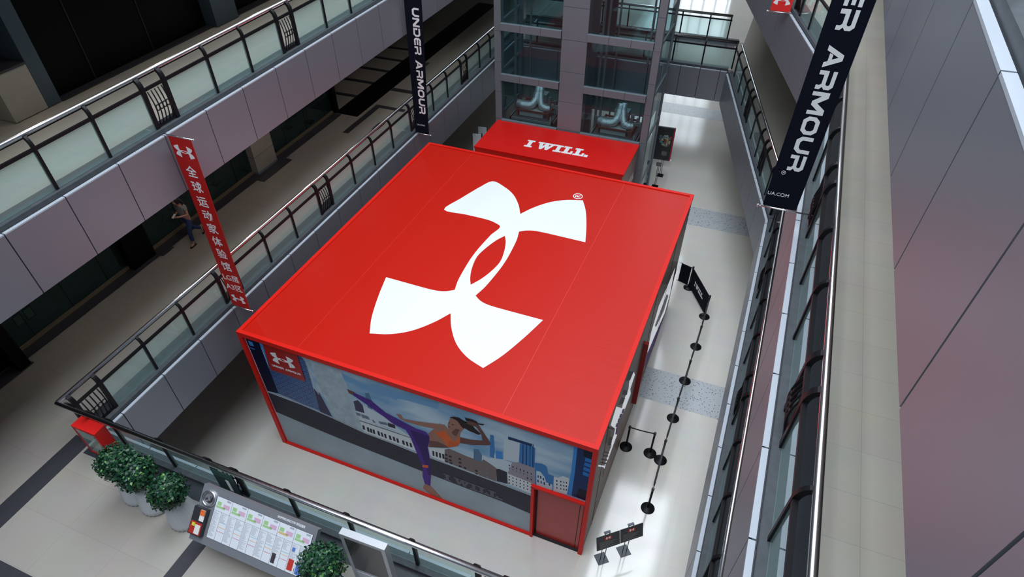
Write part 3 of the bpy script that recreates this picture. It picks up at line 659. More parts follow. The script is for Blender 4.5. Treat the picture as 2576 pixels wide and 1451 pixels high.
MURAL=[["pave",[[0.18,1.55],[1.3,1.44],[2.5,1.34],[3.81,1.28],[5.07,1.22],[6.32,1.18],[7.51,1.17],[8.34,1.08],[8.36,0.04],[0.14,0.1]]],["cloud",[[3.15,4.5],[3.3,4.46],[3.94,4.34],[5.91,4.63],[5.88,4.35],[4.99,4.27],[4.47,4.17],[3.7,4.17],[3.15,4.27]]],["cloud",[[4.1,4.45],[4.83,4.34],[4.66,4.13],[4.16,4.26]]],["navy",[[0.17,4.77],[0.62,4.78],[0.6,3.6],[0.59,2.56],[0.17,2.5]]],["sky2",[[0.18,4.77],[0.34,4.76],[0.35,4.65],[0.18,4.65]]],["sky2",[[0.23,4.58],[0.37,4.57],[0.37,4.41],[0.23,4.4]]],["sky2",[[0.2,4.31],[0.35,4.3],[0.36,4.27],[0.2,4.28]]],["sky2",[[0.61,4.78],[0.72,4.78],[0.69,3.71],[0.65,3.94]]],["brick",[[0.76,4.76],[1.83,4.77],[2.05,4.51],[1.96,2.43],[0.59,2.56],[0.6,3.6]]],["roofp",[[2.01,3.42],[2.17,3.31],[2.36,2.35],[1.96,2.4]]],["concrete",[[1.89,4.77],[2.16,4.77],[2.11,3.89],[2.14,3.48],[2.14,3.18],[2.04,3.39],[2.03,4.5]]],["concrete",[[2.18,4.77],[3.08,4.82],[3.23,3.92],[3.35,2.06],[2.96,1.99],[2.46,1.96],[2.23,3.59]]],["tower",[[3.74,4.0],[3.86,4.05],[3.91,3.72],[3.82,3.31],[3.71,3.35]]],["pale",[[3.27,3.46],[3.6,3.44],[4.28,3.2],[4.49,2.97],[4.88,2.73],[4.11,2.78],[3.33,2.71],[3.27,2.98]]],["roofp",[[3.28,3.45],[3.44,3.58],[3.56,3.42],[3.55,3.08],[3.27,3.06]]],["cream",[[3.31,2.71],[4.1,2.74],[4.9,2.73],[4.99,2.12],[4.16,2.14],[3.36,2.16]]],["shade",[[3.32,2.67],[4.1,2.7],[4.89,2.7],[4.89,2.66],[4.09,2.64],[3.31,2.62]]],["dark",[[3.36,2.47],[3.43,2.48],[3.42,2.27],[3.35,2.28]]],["dark",[[3.5,2.45],[3.57,2.46],[3.56,2.25],[3.49,2.25]]],["dark",[[3.59,2.44],[3.66,2.45],[3.65,2.24],[3.58,2.25]]],["dark",[[3.68,2.44],[3.75,2.45],[3.74,2.24],[3.67,2.25]]],["dark",[[3.83,2.45],[3.9,2.45],[3.9,2.25],[3.83,2.25]]],["dark",[[3.94,2.44],[4.0,2.45],[4.0,2.24],[3.94,2.25]]],["dark",[[4.04,2.43],[4.11,2.44],[4.1,2.23],[4.04,2.23]]],["dark",[[4.19,2.44],[4.26,2.44],[4.26,2.24],[4.19,2.24]]],["dark",[[4.31,2.44],[4.38,2.44],[4.38,2.24],[4.31,2.25]]],["dark",[[4.42,2.42],[4.49,2.43],[4.49,2.23],[4.42,2.23]]],["dark",[[4.6,2.42],[4.67,2.43],[4.67,2.23],[4.6,2.23]]],["dark",[[4.71,2.43],[4.78,2.43],[4.78,2.23],[4.72,2.23]]],["dark",[[4.83,2.43],[4.89,2.44],[4.9,2.24],[4.83,2.24]]],["shade",[[3.25,2.98],[3.4,3.0],[3.4,2.87],[3.27,2.86]]],["shade",[[3.42,2.99],[3.64,2.99],[3.69,2.86],[3.43,2.83]]],["shade",[[3.75,2.92],[3.8,2.91],[3.86,2.81],[3.77,2.79]]],["shade",[[3.94,2.93],[4.2,3.0],[4.28,2.9],[3.99,2.83]]],["dark",[[4.25,3.02],[4.47,3.03],[4.47,2.87],[4.25,2.85]]],["pale",[[5.41,2.52],[6.0,2.78],[6.72,2.78],[6.99,3.03],[7.54,3.02],[7.52,2.05],[5.99,2.08],[5.47,2.12]]],["cream",[[5.41,2.52],[5.92,2.74],[5.87,2.13],[5.47,2.12]]],["dark",[[5.52,2.43],[5.58,2.44],[5.57,2.21],[5.51,2.2]]],["dark",[[5.62,2.44],[5.68,2.45],[5.67,2.22],[5.61,2.21]]],["dark",[[5.72,2.45],[5.78,2.46],[5.77,2.23],[5.71,2.22]]],["dark",[[5.81,2.46],[5.88,2.46],[5.87,2.24],[5.81,2.23]]],["brown",[[5.91,2.7],[6.05,2.81],[6.54,2.75],[7.36,2.73],[7.35,2.08],[6.5,2.09],[5.86,2.12]]],["dark",[[5.9,2.51],[5.98,2.51],[5.97,2.43],[5.89,2.42]]],["dark",[[6.02,2.5],[6.1,2.51],[6.09,2.42],[6.01,2.41]]],["dark",[[5.89,2.33],[5.97,2.34],[5.96,2.25],[5.88,2.25]]],["dark",[[6.01,2.32],[6.09,2.33],[6.08,2.24],[6.0,2.24]]],["dark",[[6.3,2.54],[6.38,2.55],[6.37,2.46],[6.29,2.46]]],["dark",[[6.3,2.37],[6.38,2.38],[6.37,2.29],[6.29,2.29]]],["dark",[[6.29,2.2],[6.37,2.2],[6.36,2.12],[6.28,2.11]]],["dark",[[6.77,2.26],[6.84,2.27],[6.84,2.18],[6.76,2.17]]],["dark",[[6.76,2.1],[6.84,2.11],[6.83,2.02],[6.76,2.02]]],["dark",[[7.08,2.54],[7.16,2.54],[7.15,2.46],[7.08,2.45]]],["dark",[[7.08,2.37],[7.15,2.37],[7.15,2.29],[7.07,2.28]]],["dark",[[7.07,2.19],[7.15,2.19],[7.14,2.11],[7.07,2.1]]],["dark",[[5.89,2.2],[5.97,2.21],[5.96,2.12],[5.88,2.11]]],["dark",[[6.02,2.2],[6.1,2.21],[6.09,2.12],[6.01,2.11]]],["dark",[[6.43,2.2],[6.51,2.21],[6.5,2.12],[6.43,2.12]]],["tower",[[6.77,3.2],[6.9,3.23],[6.99,3.03],[6.97,2.7],[6.74,2.72]]],["blue",[[7.24,4.02],[7.33,4.04],[7.35,3.54],[7.34,3.12],[7.21,3.09]]],["pale",[[7.02,2.95],[7.27,3.05],[7.4,3.45],[7.58,3.18],[7.81,3.16],[8.0,3.3],[8.41,3.28],[8.45,2.56],[8.35,2.06],[7.84,2.14],[7.67,2.21],[7.38,2.68],[7.14,2.7]]],["pale",[[7.6,4.06],[8.01,4.1],[7.99,3.25],[7.58,3.18]]],["blue",[[8.01,4.08],[8.32,4.13],[8.4,4.08],[8.4,3.23],[7.99,3.25]]],["navy2",[[8.08,4.07],[8.1,4.08],[8.11,3.14],[8.08,3.14]]],["navy2",[[8.17,4.12],[8.19,4.12],[8.2,3.19],[8.17,3.19]]],["navy2",[[8.26,4.17],[8.28,4.17],[8.29,3.24],[8.27,3.25]]],["navy2",[[8.33,4.21],[8.35,4.21],[8.37,3.29],[8.34,3.29]]],["navy2",[[7.71,4.19],[8.32,4.21],[8.31,4.11],[7.71,4.08]]],["blue",[[7.25,4.0],[7.34,4.0],[7.33,3.08],[7.22,3.1]]],["sky2",[[7.37,3.44],[7.54,3.46],[7.57,3.17],[7.37,3.1]]],["pink",[[7.81,3.16],[8.0,3.3],[8.04,3.27],[8.42,3.26],[8.46,2.56],[7.81,2.54],[7.69,2.63]]],["cream",[[7.68,2.62],[8.46,2.56],[8.35,2.06],[7.84,2.14],[7.68,2.17]]],["dark",[[7.72,3.03],[7.75,3.03],[7.75,2.97],[7.72,2.97]]],["dark",[[7.72,2.52],[7.75,2.52],[7.75,2.47],[7.72,2.46]]],["dark",[[7.82,3.03],[7.85,3.03],[7.85,2.96],[7.82,2.96]]],["dark",[[7.82,2.52],[7.85,2.53],[7.85,2.47],[7.82,2.47]]],["dark",[[7.92,3.02],[7.95,3.02],[7.95,2.96],[7.92,2.96]]],["dark",[[7.92,2.53],[7.95,2.53],[7.95,2.47],[7.92,2.47]]],["dark",[[8.01,3.02],[8.05,3.02],[8.05,2.95],[8.02,2.95]]],["dark",[[8.02,2.53],[8.05,2.53],[8.05,2.48],[8.02,2.48]]],["dark",[[8.11,3.01],[8.14,3.01],[8.14,2.95],[8.11,2.95]]],["dark",[[8.12,2.54],[8.15,2.54],[8.15,2.48],[8.12,2.48]]],["dark",[[8.21,3.01],[8.24,3.01],[8.24,2.94],[8.21,2.94]]],["dark",[[8.22,2.54],[8.25,2.54],[8.25,2.48],[8.22,2.48]]],["dark",[[8.31,3.0],[8.34,3.0],[8.34,2.94],[8.31,2.94]]],["dark",[[8.32,2.54],[8.35,2.54],[8.35,2.49],[8.32,2.49]]],["tower",[[7.72,2.91],[7.75,2.91],[7.75,2.84],[7.72,2.84]]],["dark",[[7.71,2.38],[7.75,2.38],[7.75,2.32],[7.71,2.32]]],["tower",[[7.82,2.9],[7.85,2.9],[7.85,2.84],[7.82,2.84]]],["dark",[[7.82,2.38],[7.85,2.38],[7.85,2.32],[7.82,2.32]]],["tower",[[7.92,2.9],[7.95,2.9],[7.95,2.83],[7.92,2.83]]],["dark",[[7.92,2.38],[7.95,2.38],[7.95,2.33],[7.92,2.33]]],["tower",[[8.02,2.89],[8.05,2.89],[8.05,2.83],[8.02,2.83]]],["dark",[[8.02,2.39],[8.05,2.39],[8.05,2.33],[8.02,2.33]]],["tower",[[8.11,2.89],[8.15,2.89],[8.15,2.82],[8.11,2.82]]],["dark",[[8.12,2.39],[8.15,2.39],[8.15,2.34],[8.12,2.33]]],["tower",[[8.21,2.88],[8.24,2.88],[8.24,2.82],[8.21,2.82]]],["dark",[[8.22,2.39],[8.25,2.4],[8.25,2.34],[8.22,2.34]]],["tower",[[8.31,2.88],[8.34,2.88],[8.34,2.81],[8.31,2.81]]],["dark",[[8.32,2.4],[8.35,2.4],[8.35,2.34],[8.32,2.34]]],["dark",[[7.71,2.23],[7.75,2.23],[7.75,2.17],[7.71,2.17]]],["dark",[[7.82,2.23],[7.85,2.23],[7.85,2.18],[7.82,2.17]]],["dark",[[7.92,2.23],[7.95,2.24],[7.95,2.18],[7.92,2.18]]],["dark",[[8.02,2.24],[8.05,2.24],[8.05,2.19],[8.02,2.18]]],["dark",[[8.12,2.24],[8.15,2.25],[8.15,2.19],[8.12,2.19]]],["dark",[[8.21,2.76],[8.25,2.76],[8.25,2.69],[8.21,2.69]]],["dark",[[8.22,2.25],[8.25,2.25],[8.25,2.19],[8.22,2.19]]],["dark",[[8.31,2.75],[8.34,2.75],[8.35,2.69],[8.31,2.69]]],["dark",[[8.32,2.25],[8.35,2.25],[8.35,2.2],[8.32,2.19]]],["brown",[[7.02,2.87],[7.14,2.82],[7.38,2.68],[7.37,2.07],[6.87,2.06],[6.89,2.56]]],["dark",[[7.38,2.64],[7.45,2.69],[7.67,2.67],[7.69,2.14],[7.38,2.08]]],["shade",[[7.07,2.54],[7.14,2.55],[7.14,2.46],[7.07,2.46]]],["shade",[[7.06,2.34],[7.14,2.34],[7.14,2.25],[7.06,2.25]]],["shade",[[7.07,2.18],[7.15,2.18],[7.14,2.09],[7.07,2.09]]],["blue",[[8.4,3.5],[8.59,3.56],[8.7,3.51],[8.76,3.21],[8.9,3.22],[8.91,2.56],[8.44,2.51]]],["pale",[[8.45,3.18],[8.55,3.2],[8.67,3.04],[8.72,2.84],[8.88,2.82],[8.9,2.58],[8.69,2.54],[8.47,2.49]]],["navy2",[[8.49,3.01],[8.52,3.02],[8.52,2.9],[8.49,2.91]]],["navy2",[[8.55,3.02],[8.59,3.02],[8.59,2.9],[8.56,2.91]]],["navy2",[[8.62,2.98],[8.66,2.98],[8.66,2.87],[8.63,2.87]]],["navy2",[[8.49,2.82],[8.52,2.83],[8.53,2.71],[8.49,2.71]]],["navy2",[[8.57,2.81],[8.6,2.82],[8.61,2.7],[8.58,2.7]]],["navy2",[[8.65,2.8],[8.69,2.81],[8.69,2.69],[8.66,2.69]]],["navy2",[[8.79,2.85],[8.82,2.85],[8.83,2.73],[8.79,2.74]]],["cream",[[8.9,3.18],[9.02,3.21],[9.12,3.35],[9.29,3.34],[9.28,2.61],[8.92,2.56]]],["dark",[[8.97,3.09],[9.0,3.09],[9.0,3.02],[8.97,3.02]]],["dark",[[8.98,2.94],[9.01,2.94],[9.01,2.87],[8.98,2.87]]],["dark",[[8.99,2.79],[9.01,2.79],[9.02,2.72],[8.99,2.72]]],["dark",[[9.07,3.12],[9.1,3.12],[9.1,3.05],[9.07,3.05]]],["dark",[[9.08,2.96],[9.11,2.97],[9.11,2.9],[9.08,2.9]]],["dark",[[9.09,2.81],[9.11,2.81],[9.12,2.75],[9.09,2.74]]],["dark",[[9.15,3.13],[9.17,3.13],[9.18,3.07],[9.15,3.07]]],["dark",[[9.15,2.98],[9.18,2.98],[9.19,2.92],[9.16,2.92]]],["dark",[[9.16,2.83],[9.19,2.83],[9.2,2.77],[9.17,2.76]]],["dark",[[9.21,3.15],[9.24,3.15],[9.24,3.08],[9.22,3.08]]],["dark",[[9.22,3.0],[9.25,3.0],[9.25,2.94],[9.22,2.93]]],["dark",[[9.23,2.85],[9.26,2.85],[9.26,2.78],[9.23,2.78]]],["sky2",[[9.31,4.75],[9.39,4.75],[9.41,3.67],[9.4,2.67],[9.27,2.64],[9.31,3.61]]],["navy2",[[9.39,4.75],[9.76,4.77],[9.76,2.63],[9.39,2.64],[9.4,3.67]]],["navy",[[9.54,4.75],[9.76,4.77],[9.76,4.38],[9.54,4.42]]],["win",[[9.6,4.37],[9.76,4.38],[9.76,4.25],[9.6,4.24]]],["win",[[9.6,4.19],[9.76,4.19],[9.76,4.05],[9.59,4.06]]],["win",[[9.59,4.01],[9.75,3.99],[9.75,3.86],[9.59,3.87]]],["win",[[9.59,3.82],[9.74,3.8],[9.74,3.66],[9.59,3.68]]],["navy",[[9.54,3.07],[9.76,3.08],[9.76,2.65],[9.5,2.67]]],["band",[[0.17,2.5],[1.34,2.46],[2.35,2.34],[3.36,2.16],[4.16,2.14],[4.94,2.08],[5.45,2.09],[6.5,2.07],[7.52,2.05],[8.35,2.02],[8.34,1.08],[7.51,1.17],[6.32,1.18],[5.07,1.22],[3.81,1.28],[2.5,1.34],[1.3,1.44],[0.18,1.55]]],["edge",[[0.17,2.5],[1.34,2.46],[2.35,2.34],[3.36,2.16],[4.16,2.14],[4.94,2.08],[5.45,2.09],[6.5,2.07],[7.52,2.05],[8.35,2.02],[8.35,1.97],[7.52,2.0],[6.5,2.02],[5.45,2.04],[4.94,2.03],[4.16,2.09],[3.36,2.11],[2.35,2.29],[1.34,2.41],[0.17,2.45]]],["skin2",[[3.18,3.92],[3.29,3.9],[3.4,3.88],[3.33,3.73],[3.21,3.77]]],["skin",[[4.58,3.55],[4.73,3.6],[4.79,3.45],[5.2,3.54],[5.73,3.71],[6.01,3.8],[5.97,3.63],[5.68,3.48],[5.23,3.39],[4.84,3.36],[4.68,3.41]]],["hair",[[6.17,4.18],[6.28,4.26],[6.43,4.29],[6.56,4.23],[6.75,4.24],[6.83,4.08],[7.0,3.93],[6.93,3.86],[6.69,3.89],[6.56,3.94],[6.46,3.79],[6.38,3.92],[6.24,4.14]]],["hair",[[6.58,4.38],[6.63,4.37],[6.76,4.4],[6.9,4.38],[6.94,4.32],[7.11,4.37],[7.06,4.3],[6.84,4.26],[6.62,4.26]]],["skin",[[5.5,3.2],[5.68,3.48],[5.85,3.77],[6.01,3.78],[6.11,3.65],[6.35,3.5],[6.41,3.32],[6.32,3.08],[6.05,2.86],[5.83,2.74],[5.42,2.56]]],["skin2",[[5.5,2.88],[5.73,2.96],[5.94,2.91],[6.05,2.86],[5.83,2.74],[5.44,2.57]]],["skin2",[[6.39,3.49],[6.72,3.55],[7.03,3.68],[7.0,3.93],[6.88,4.15],[6.62,4.15],[6.71,4.3],[6.93,4.29],[7.07,4.03],[7.25,3.66],[7.21,3.58],[6.71,3.33],[6.38,3.24]]],["skin",[[6.12,3.95],[6.19,4.17],[6.28,4.17],[6.38,4.13],[6.49,3.94],[6.54,3.91],[6.43,3.71],[6.39,3.48],[6.29,3.29],[6.13,3.28],[6.01,3.49],[6.1,3.64],[6.09,3.84]]],["hair",[[6.13,3.95],[6.16,3.97],[6.16,3.93],[6.12,3.92]]],["hair",[[6.21,3.93],[6.27,3.94],[6.27,3.91],[6.21,3.9]]],["hair",[[6.11,3.8],[6.15,3.8],[6.14,3.76],[6.11,3.76]]],["skin2",[[6.31,3.81],[6.42,3.8],[6.3,3.47],[6.22,3.5],[6.18,3.58]]],["orange",[[5.65,3.38],[5.76,3.35],[6.0,3.58],[6.04,3.47],[6.17,3.23],[6.29,3.25],[6.37,3.51],[6.41,3.49],[6.38,3.2],[6.25,3.01],[6.03,2.87],[5.91,3.09],[5.78,3.23]]],["orange2",[[6.06,3.17],[6.38,3.24],[6.25,3.01],[6.03,2.88]]],["purple",[[3.38,3.86],[3.88,3.77],[4.27,3.45],[4.83,3.29],[5.11,3.21],[5.4,3.21],[5.5,3.09],[5.49,2.84],[5.4,2.53],[5.41,2.13],[5.4,1.65],[5.36,1.18],[5.27,0.58],[5.1,0.54],[5.07,0.97],[5.12,1.49],[5.0,2.13],[4.9,2.71],[4.79,2.98],[4.41,3.07],[4.18,3.24],[3.8,3.47],[3.33,3.73]]],["purple2",[[4.94,3.06],[5.5,3.06],[5.47,2.83],[5.39,2.53],[5.4,1.65],[5.35,1.18],[5.27,1.13],[5.24,1.56],[5.14,2.28],[4.98,2.79]]],["orange",[[5.13,1.56],[5.32,1.64],[5.31,1.51],[5.12,1.44]]],["skin",[[5.11,0.59],[5.28,0.58],[5.41,0.4],[5.62,0.11],[5.45,0.05],[5.22,0.1],[5.01,0.29],[5.04,0.44]]],["white",[[6.84,1.27],[6.87,1.27],[6.87,1.23],[6.84,1.23]]],["white",[[6.88,1.27],[6.91,1.27],[6.91,1.23],[6.88,1.23]]],["white",[[6.92,1.27],[6.95,1.27],[6.95,1.23],[6.92,1.23]]],["white",[[6.96,1.27],[6.99,1.27],[6.99,1.23],[6.96,1.23]]],["white",[[7.0,1.28],[7.03,1.28],[7.03,1.23],[7.0,1.23]]],["white",[[7.04,1.28],[7.07,1.28],[7.07,1.23],[7.04,1.23]]],["white",[[7.08,1.28],[7.11,1.28],[7.11,1.23],[7.08,1.23]]],["white",[[7.12,1.28],[7.14,1.28],[7.14,1.24],[7.12,1.24]]],["white",[[7.16,1.28],[7.18,1.28],[7.18,1.24],[7.16,1.24]]],["white",[[7.2,1.28],[7.22,1.28],[7.22,1.24],[7.2,1.24]]],["white",[[7.24,1.28],[7.26,1.28],[7.26,1.24],[7.23,1.24]]],["white",[[7.27,1.28],[7.3,1.28],[7.3,1.24],[7.27,1.24]]],["white",[[7.31,1.28],[7.34,1.28],[7.34,1.24],[7.31,1.24]]],["white",[[7.35,1.28],[7.38,1.28],[7.38,1.24],[7.35,1.24]]],["white",[[7.39,1.28],[7.42,1.28],[7.42,1.24],[7.39,1.24]]],["white",[[6.84,1.16],[6.87,1.16],[6.87,1.14],[6.84,1.14]]],["white",[[6.88,1.16],[6.91,1.16],[6.91,1.14],[6.88,1.14]]],["white",[[6.92,1.16],[6.95,1.16],[6.95,1.14],[6.92,1.14]]],["white",[[6.96,1.16],[6.99,1.16],[6.99,1.14],[6.96,1.14]]],["white",[[7.0,1.17],[7.03,1.17],[7.02,1.14],[7.0,1.14]]],["white",[[7.04,1.17],[7.06,1.17],[7.06,1.14],[7.04,1.14]]],["white",[[7.08,1.17],[7.1,1.17],[7.1,1.15],[7.08,1.15]]],["white",[[7.12,1.17],[7.14,1.17],[7.14,1.15],[7.12,1.15]]],["white",[[7.15,1.17],[7.18,1.17],[7.18,1.15],[7.15,1.15]]],["white",[[7.19,1.17],[7.22,1.17],[7.22,1.15],[7.19,1.15]]],["white",[[6.84,1.05],[6.86,1.05],[6.86,1.03],[6.83,1.03]]],["white",[[6.88,1.05],[6.9,1.05],[6.9,1.03],[6.88,1.03]]],["white",[[6.92,1.05],[6.94,1.05],[6.94,1.03],[6.91,1.03]]]]
SIDEART=[["brown",[[7.87,4.39],[10.86,2.21],[11.21,1.38],[8.27,3.18],[6.42,4.61],[7.4,4.28]]],["white",[[10.19,2.45],[9.32,2.63],[8.5,2.79],[7.14,3.18],[6.5,2.56],[6.61,1.58],[7.18,1.21],[8.1,1.02],[10.22,0.28],[10.64,0.82],[10.51,1.63]]],["grey",[[9.16,2.05],[8.19,2.14],[7.27,2.22],[7.8,1.66],[9.53,0.96],[10.03,1.26]]],["purple",[[10.19,2.45],[10.51,1.63],[10.64,0.82],[10.22,0.28],[8.1,1.02],[6.68,1.46],[6.3,1.32],[7.08,0.5],[9.12,0.01],[10.62,0.24],[10.7,1.06]]],["white",[[3.95,3.39],[3.44,3.74],[3.3,3.67],[3.5,3.16],[2.96,3.32],[2.85,3.07],[1.71,4.43],[1.32,4.17],[2.25,2.9],[2.23,2.63],[1.86,2.62],[2.22,2.21],[2.7,2.04],[2.5,2.84],[3.49,2.21],[4.25,2.13],[3.9,2.72],[4.35,2.85]]],["white",[[2.62,2.19],[2.01,2.27],[1.68,2.31],[1.46,2.15],[1.67,1.84],[1.97,1.87],[2.3,1.88],[2.92,1.8]]],["dark",[[2.86,4.53],[3.89,3.45],[3.45,3.56],[2.6,4.43]]],["grey",[[2.67,4.36],[3.35,3.63],[3.36,3.28],[2.65,4.05]]],["dark",[[2.36,4.35],[3.37,3.22],[3.4,3.01],[2.38,4.14]]],["dark",[[2.34,4.08],[3.14,3.17],[2.9,3.2],[2.0,4.16]]],["dark",[[0.94,4.59],[1.96,3.28],[1.99,3.15],[0.88,4.6]]],["brown",[[0.92,4.5],[1.54,3.67],[1.66,2.99],[0.87,4.03]]],["dark",[[1.5,3.5],[2.03,2.79],[2.06,2.39],[1.4,3.24]]],["purple",[[3.02,2.82],[3.51,2.3],[3.37,2.25],[2.92,2.78]]],["purple",[[2.71,2.98],[3.17,2.48],[3.04,2.43],[2.61,2.94]]],["purple",[[2.53,3.0],[2.98,2.5],[2.85,2.46],[2.43,2.96]]],["purple",[[2.31,3.06],[2.74,2.57],[2.61,2.53],[2.21,3.02]]],["purple",[[2.4,2.74],[2.69,2.46],[2.77,2.05],[2.48,2.35]]],["dark",[[1.03,3.48],[1.91,2.28],[1.9,2.23],[1.05,3.4]]],["dark",[[0.88,3.54],[1.87,2.19],[1.86,2.13],[0.9,3.46]]],["dark",[[0.72,3.6],[1.82,2.08],[1.81,2.02],[0.73,3.53]]],["dark",[[0.57,3.66],[1.78,1.98],[1.76,1.93],[0.59,3.59]]],["white",[[0.43,3.72],[1.73,1.89],[1.72,1.83],[0.44,3.65]]]]


keys = list(MM)
mb = MB()
y_ = -.0
mb.ext([(.14,.07),(8.43,.07),(8.43,2.53),(9.76,2.53),(9.76,4.78),(.14,4.78)], lambda a, b: (a, .10, b), (0,-.03,0), keys.index('sky'))
for i, (k_, P) in enumerate(MURAL):
    yy = .0698-i*.00005
    mb.quad([(a, yy, b) for a, b in P], keys.index(k_))
yb = .0698-len(MURAL)*.00005
mur = mb.build('mural', [MM[k] for k in keys], pav, fix=False)
mur['label'] = 'printed mural of a kicking woman in purple leggings before a city skyline'
pl = MB().ext([(.745,4.79),(1.84,4.79),(1.81,3.63),(.672,3.62)], lambda a, b: (a, yb-.001, b), (0,-.004,0)).build('emblem_plaque', mat('plaque_red', (.42,.006,.005), .4), pav)
emblem(pl, (1.26,yb-.006,4.24), (1,0,0), (0,0,1), .73)
wide_text(pl, 'UNDER ARMOUR', (.80,yb-.007,3.84), (1,0,0), (0,0,1), .075, .93, WHT)
slab_text(mur, (5.78,yb-.001,1.24), (1,0,0.0), (0,0,1), .30, 1.75, mat('faint_print', (.065,.065,.095), .5), 'faint_lettering', depth=.001)
# emblem on the roof
em = emblem(pav, (4.9196,5.3326,zr+.001), (0,1,0), (-1,0,0), 8.10, mat('roof_white', (.80,.84,.86), .5, 0, .25), .004)
rg = MB(); rg.tube([(6.318+.15*math.cos(a*PI/12), 9.55+.15*math.sin(a*PI/12), zr+.003) for a in range(24)], .017, 6, closed=True)
rg.build('registered_mark', WHT, pav)
text(pav, 'R', (6.318,9.55,zr+.002), (0,1,0), (-1,0,0), .24, WHT, 'registered_letter', bold=.02)
# things on the right wall
SM = dict(white=mat('side_white_glow', (.92,.93,.95), .5, 0, .2, emis=(.88,.93,1), estr=.45), purple=mat('side_purple', (.13,.02,.34), .5, 0, .2), dark=mat('side_dark', (.035,.015,.015), .5, 0, .2), brown=mat('side_brown', (.13,.075,.06), .45, 0, .2), grey=mat('side_grey', (.42,.42,.44), .5, 0, .2))  # white areas of the print get a weak added glow
sk = list(SM); mb = MB()
for i, (k_, P) in enumerate(SIDEART):
    mb.quad([(W-.0195+i*.00015, a, b) for a, b in P], sk.index(k_))
sp_ = mb.build('side_print', [SM[k] for k in sk], pav, fix=False); sp_['label'] = 'white and purple printed graphics on the right wall'
MB().box(W-.02,W+.12,5.0,5.12,.85,3.5).build('blade_sign', mat('blade_red', (.33,.003,.003), .4), pav)
MB().ext([(W-.015+.0,2.0+.28*math.cos(a*PI/8)) for a in range(0)] or [(1.75+.24*math.cos(a*PI/10), 1.75+.24*math.sin(a*PI/10)) for a in range(20)], lambda a, b: (W-.019, a, b), (.008,0,0)).build('round_print', mat('maroon', (.10,.02,.05), .4), pav)

# ------------------------------------------------------------------ entrance box in front of the lifts
eb = thing('entrance_box', 'smaller red box with white slogan on top, against the lift tower', 'pavilion', (1.02,12.93,0), -.0)
W2, D2, H2 = 6.15, 2.5, 3.95
MB().box(0,W2,0,D2,H2-.06,H2).build('top', mat('top_red', (.66,.007,.004), .4), eb)
MB().box(-.32,W2-.05,-.10,-.02,0,H2-.22).build('front_panel', mat('panel_red', (.30,.003,.003), .5), eb)
MB().box(.03,W2-.06,.0,D2,0,H2-.06).build('body', REDD, eb)
MB().box(W2-.058,W2-.02,.02,D2-.02,0,H2-.06).build('side_board', mat('side_pink', (.34,.20,.18), .35), eb)
slab_text(eb, (1.86,.72,H2+.001), (1,.02,0), (0,1,0), .56, 2.62, WHT, slant=-.0)
slab_text(eb, (W2-.018,.9,2.6), (0,1,0), (0,0,1), .35, 1.3, WHT, 'side_lettering')

# ------------------------------------------------------------------ lift tower
tw = thing('lift_tower', 'tall glass lift tower clad in grey panels behind the small red box', 'lift', (0,0,0))
TX0, TX1, TY0, TY1, TH = .90, 7.40, 15.5, 18.2, 20.5
def col(x0, x1, y0, y1, zs=(1.6,2.8,3.98,5.16,6.36,7.55,8.70,9.9,11.1,12.3,13.5,14.7)):
    mb = MB(); z = 0
    for q in list(zs)+[TH]: mb.box(x0, x1, y0, y1, z+.006, q-.006); z = q
    o = mb.build('column', PANELT, tw); MB().box(x0+.01,x1-.01,y0+.01,y1-.01,0,TH).build('joint', DARK, o); return o
col(TX0,1.18,TY0,TY0+.3); col(7.14,TX1,TY0,TY0+.3); col(3.66,4.66,TY0,TY0+.5); col(TX0,1.10,TY1-.2,TY1); col(7.2,TX1,TY1-.2,TY1); col(3.9,4.4,TY1-.2,TY1)
BEAM = [(7.60,7.86),(5.66,5.92),(3.93,4.0)]+[(9.55,9.8),(11.5,11.75),(13.4,13.65),(15.3,15.6),(17.2,17.5)]
for z0, z1 in BEAM:
    for a, b in ((1.18,3.66),(4.66,7.14)):
        w = (b-a)/3; mb = MB()
        for i in range(3): mb.box(a+i*w+.006, a+(i+1)*w-.006, TY0-.10, TY0+.07, z0, z1)
        mb.box(a, b, TY0-.09, TY0+.08, z0+.01, z1-.01, 1)
        mb.build('front_beam', [PANELT, DARK], tw)
mb = MB()
for z in (.3,1.9,3.9,5.72,7.64,9.6,11.5,13.4,15.4):
    for x in (TX0+.02, TX1-.10): MB().box(x, x+.08, TY0+.3, TY1-.2, z, z+.12).build('side_beam', PANELT, tw)
mb = MB()
zz = [0]+[z0 for z0, _ in sorted(BEAM)]+[TH]
for a, b in ((1.18,3.66),(4.66,7.14)): mb.box(a, b, TY0+.02, TY0+.03, 0.02, TH)
mb.build('front_glass', GLE, tw)
MB().box(TX1-.05,TX1-.04,TY0+.3,TY1-.2,.02,TH).box(TX0+.04,TX0+.05,TY0+.3,TY1-.2,.02,TH).build('side_glass', GLE, tw)
mb = MB()
for x in (1.35,3.45,4.95,5.15,6.95): mb.box(x-.04,x+.04,TY0+1.1,TY0+1.2,0,TH)
for x in (1.6,3.3,5.3,6.6): mb.box(x-.03,x+.03,TY1-.5,TY1-.42,0,TH)
mb.build('guide_rails', mat('rail_grey', (.20,.24,.25), .45, .3), tw)
DKF = mat('lift_frame', (.27,.31,.30), .5, .1); FOIL = mat('foil_duct', (.86,.87,.88), .3, .65, bump=(30,.8,.03)); RUST = mat('rust_frame', (.24,.07,.05), .6)
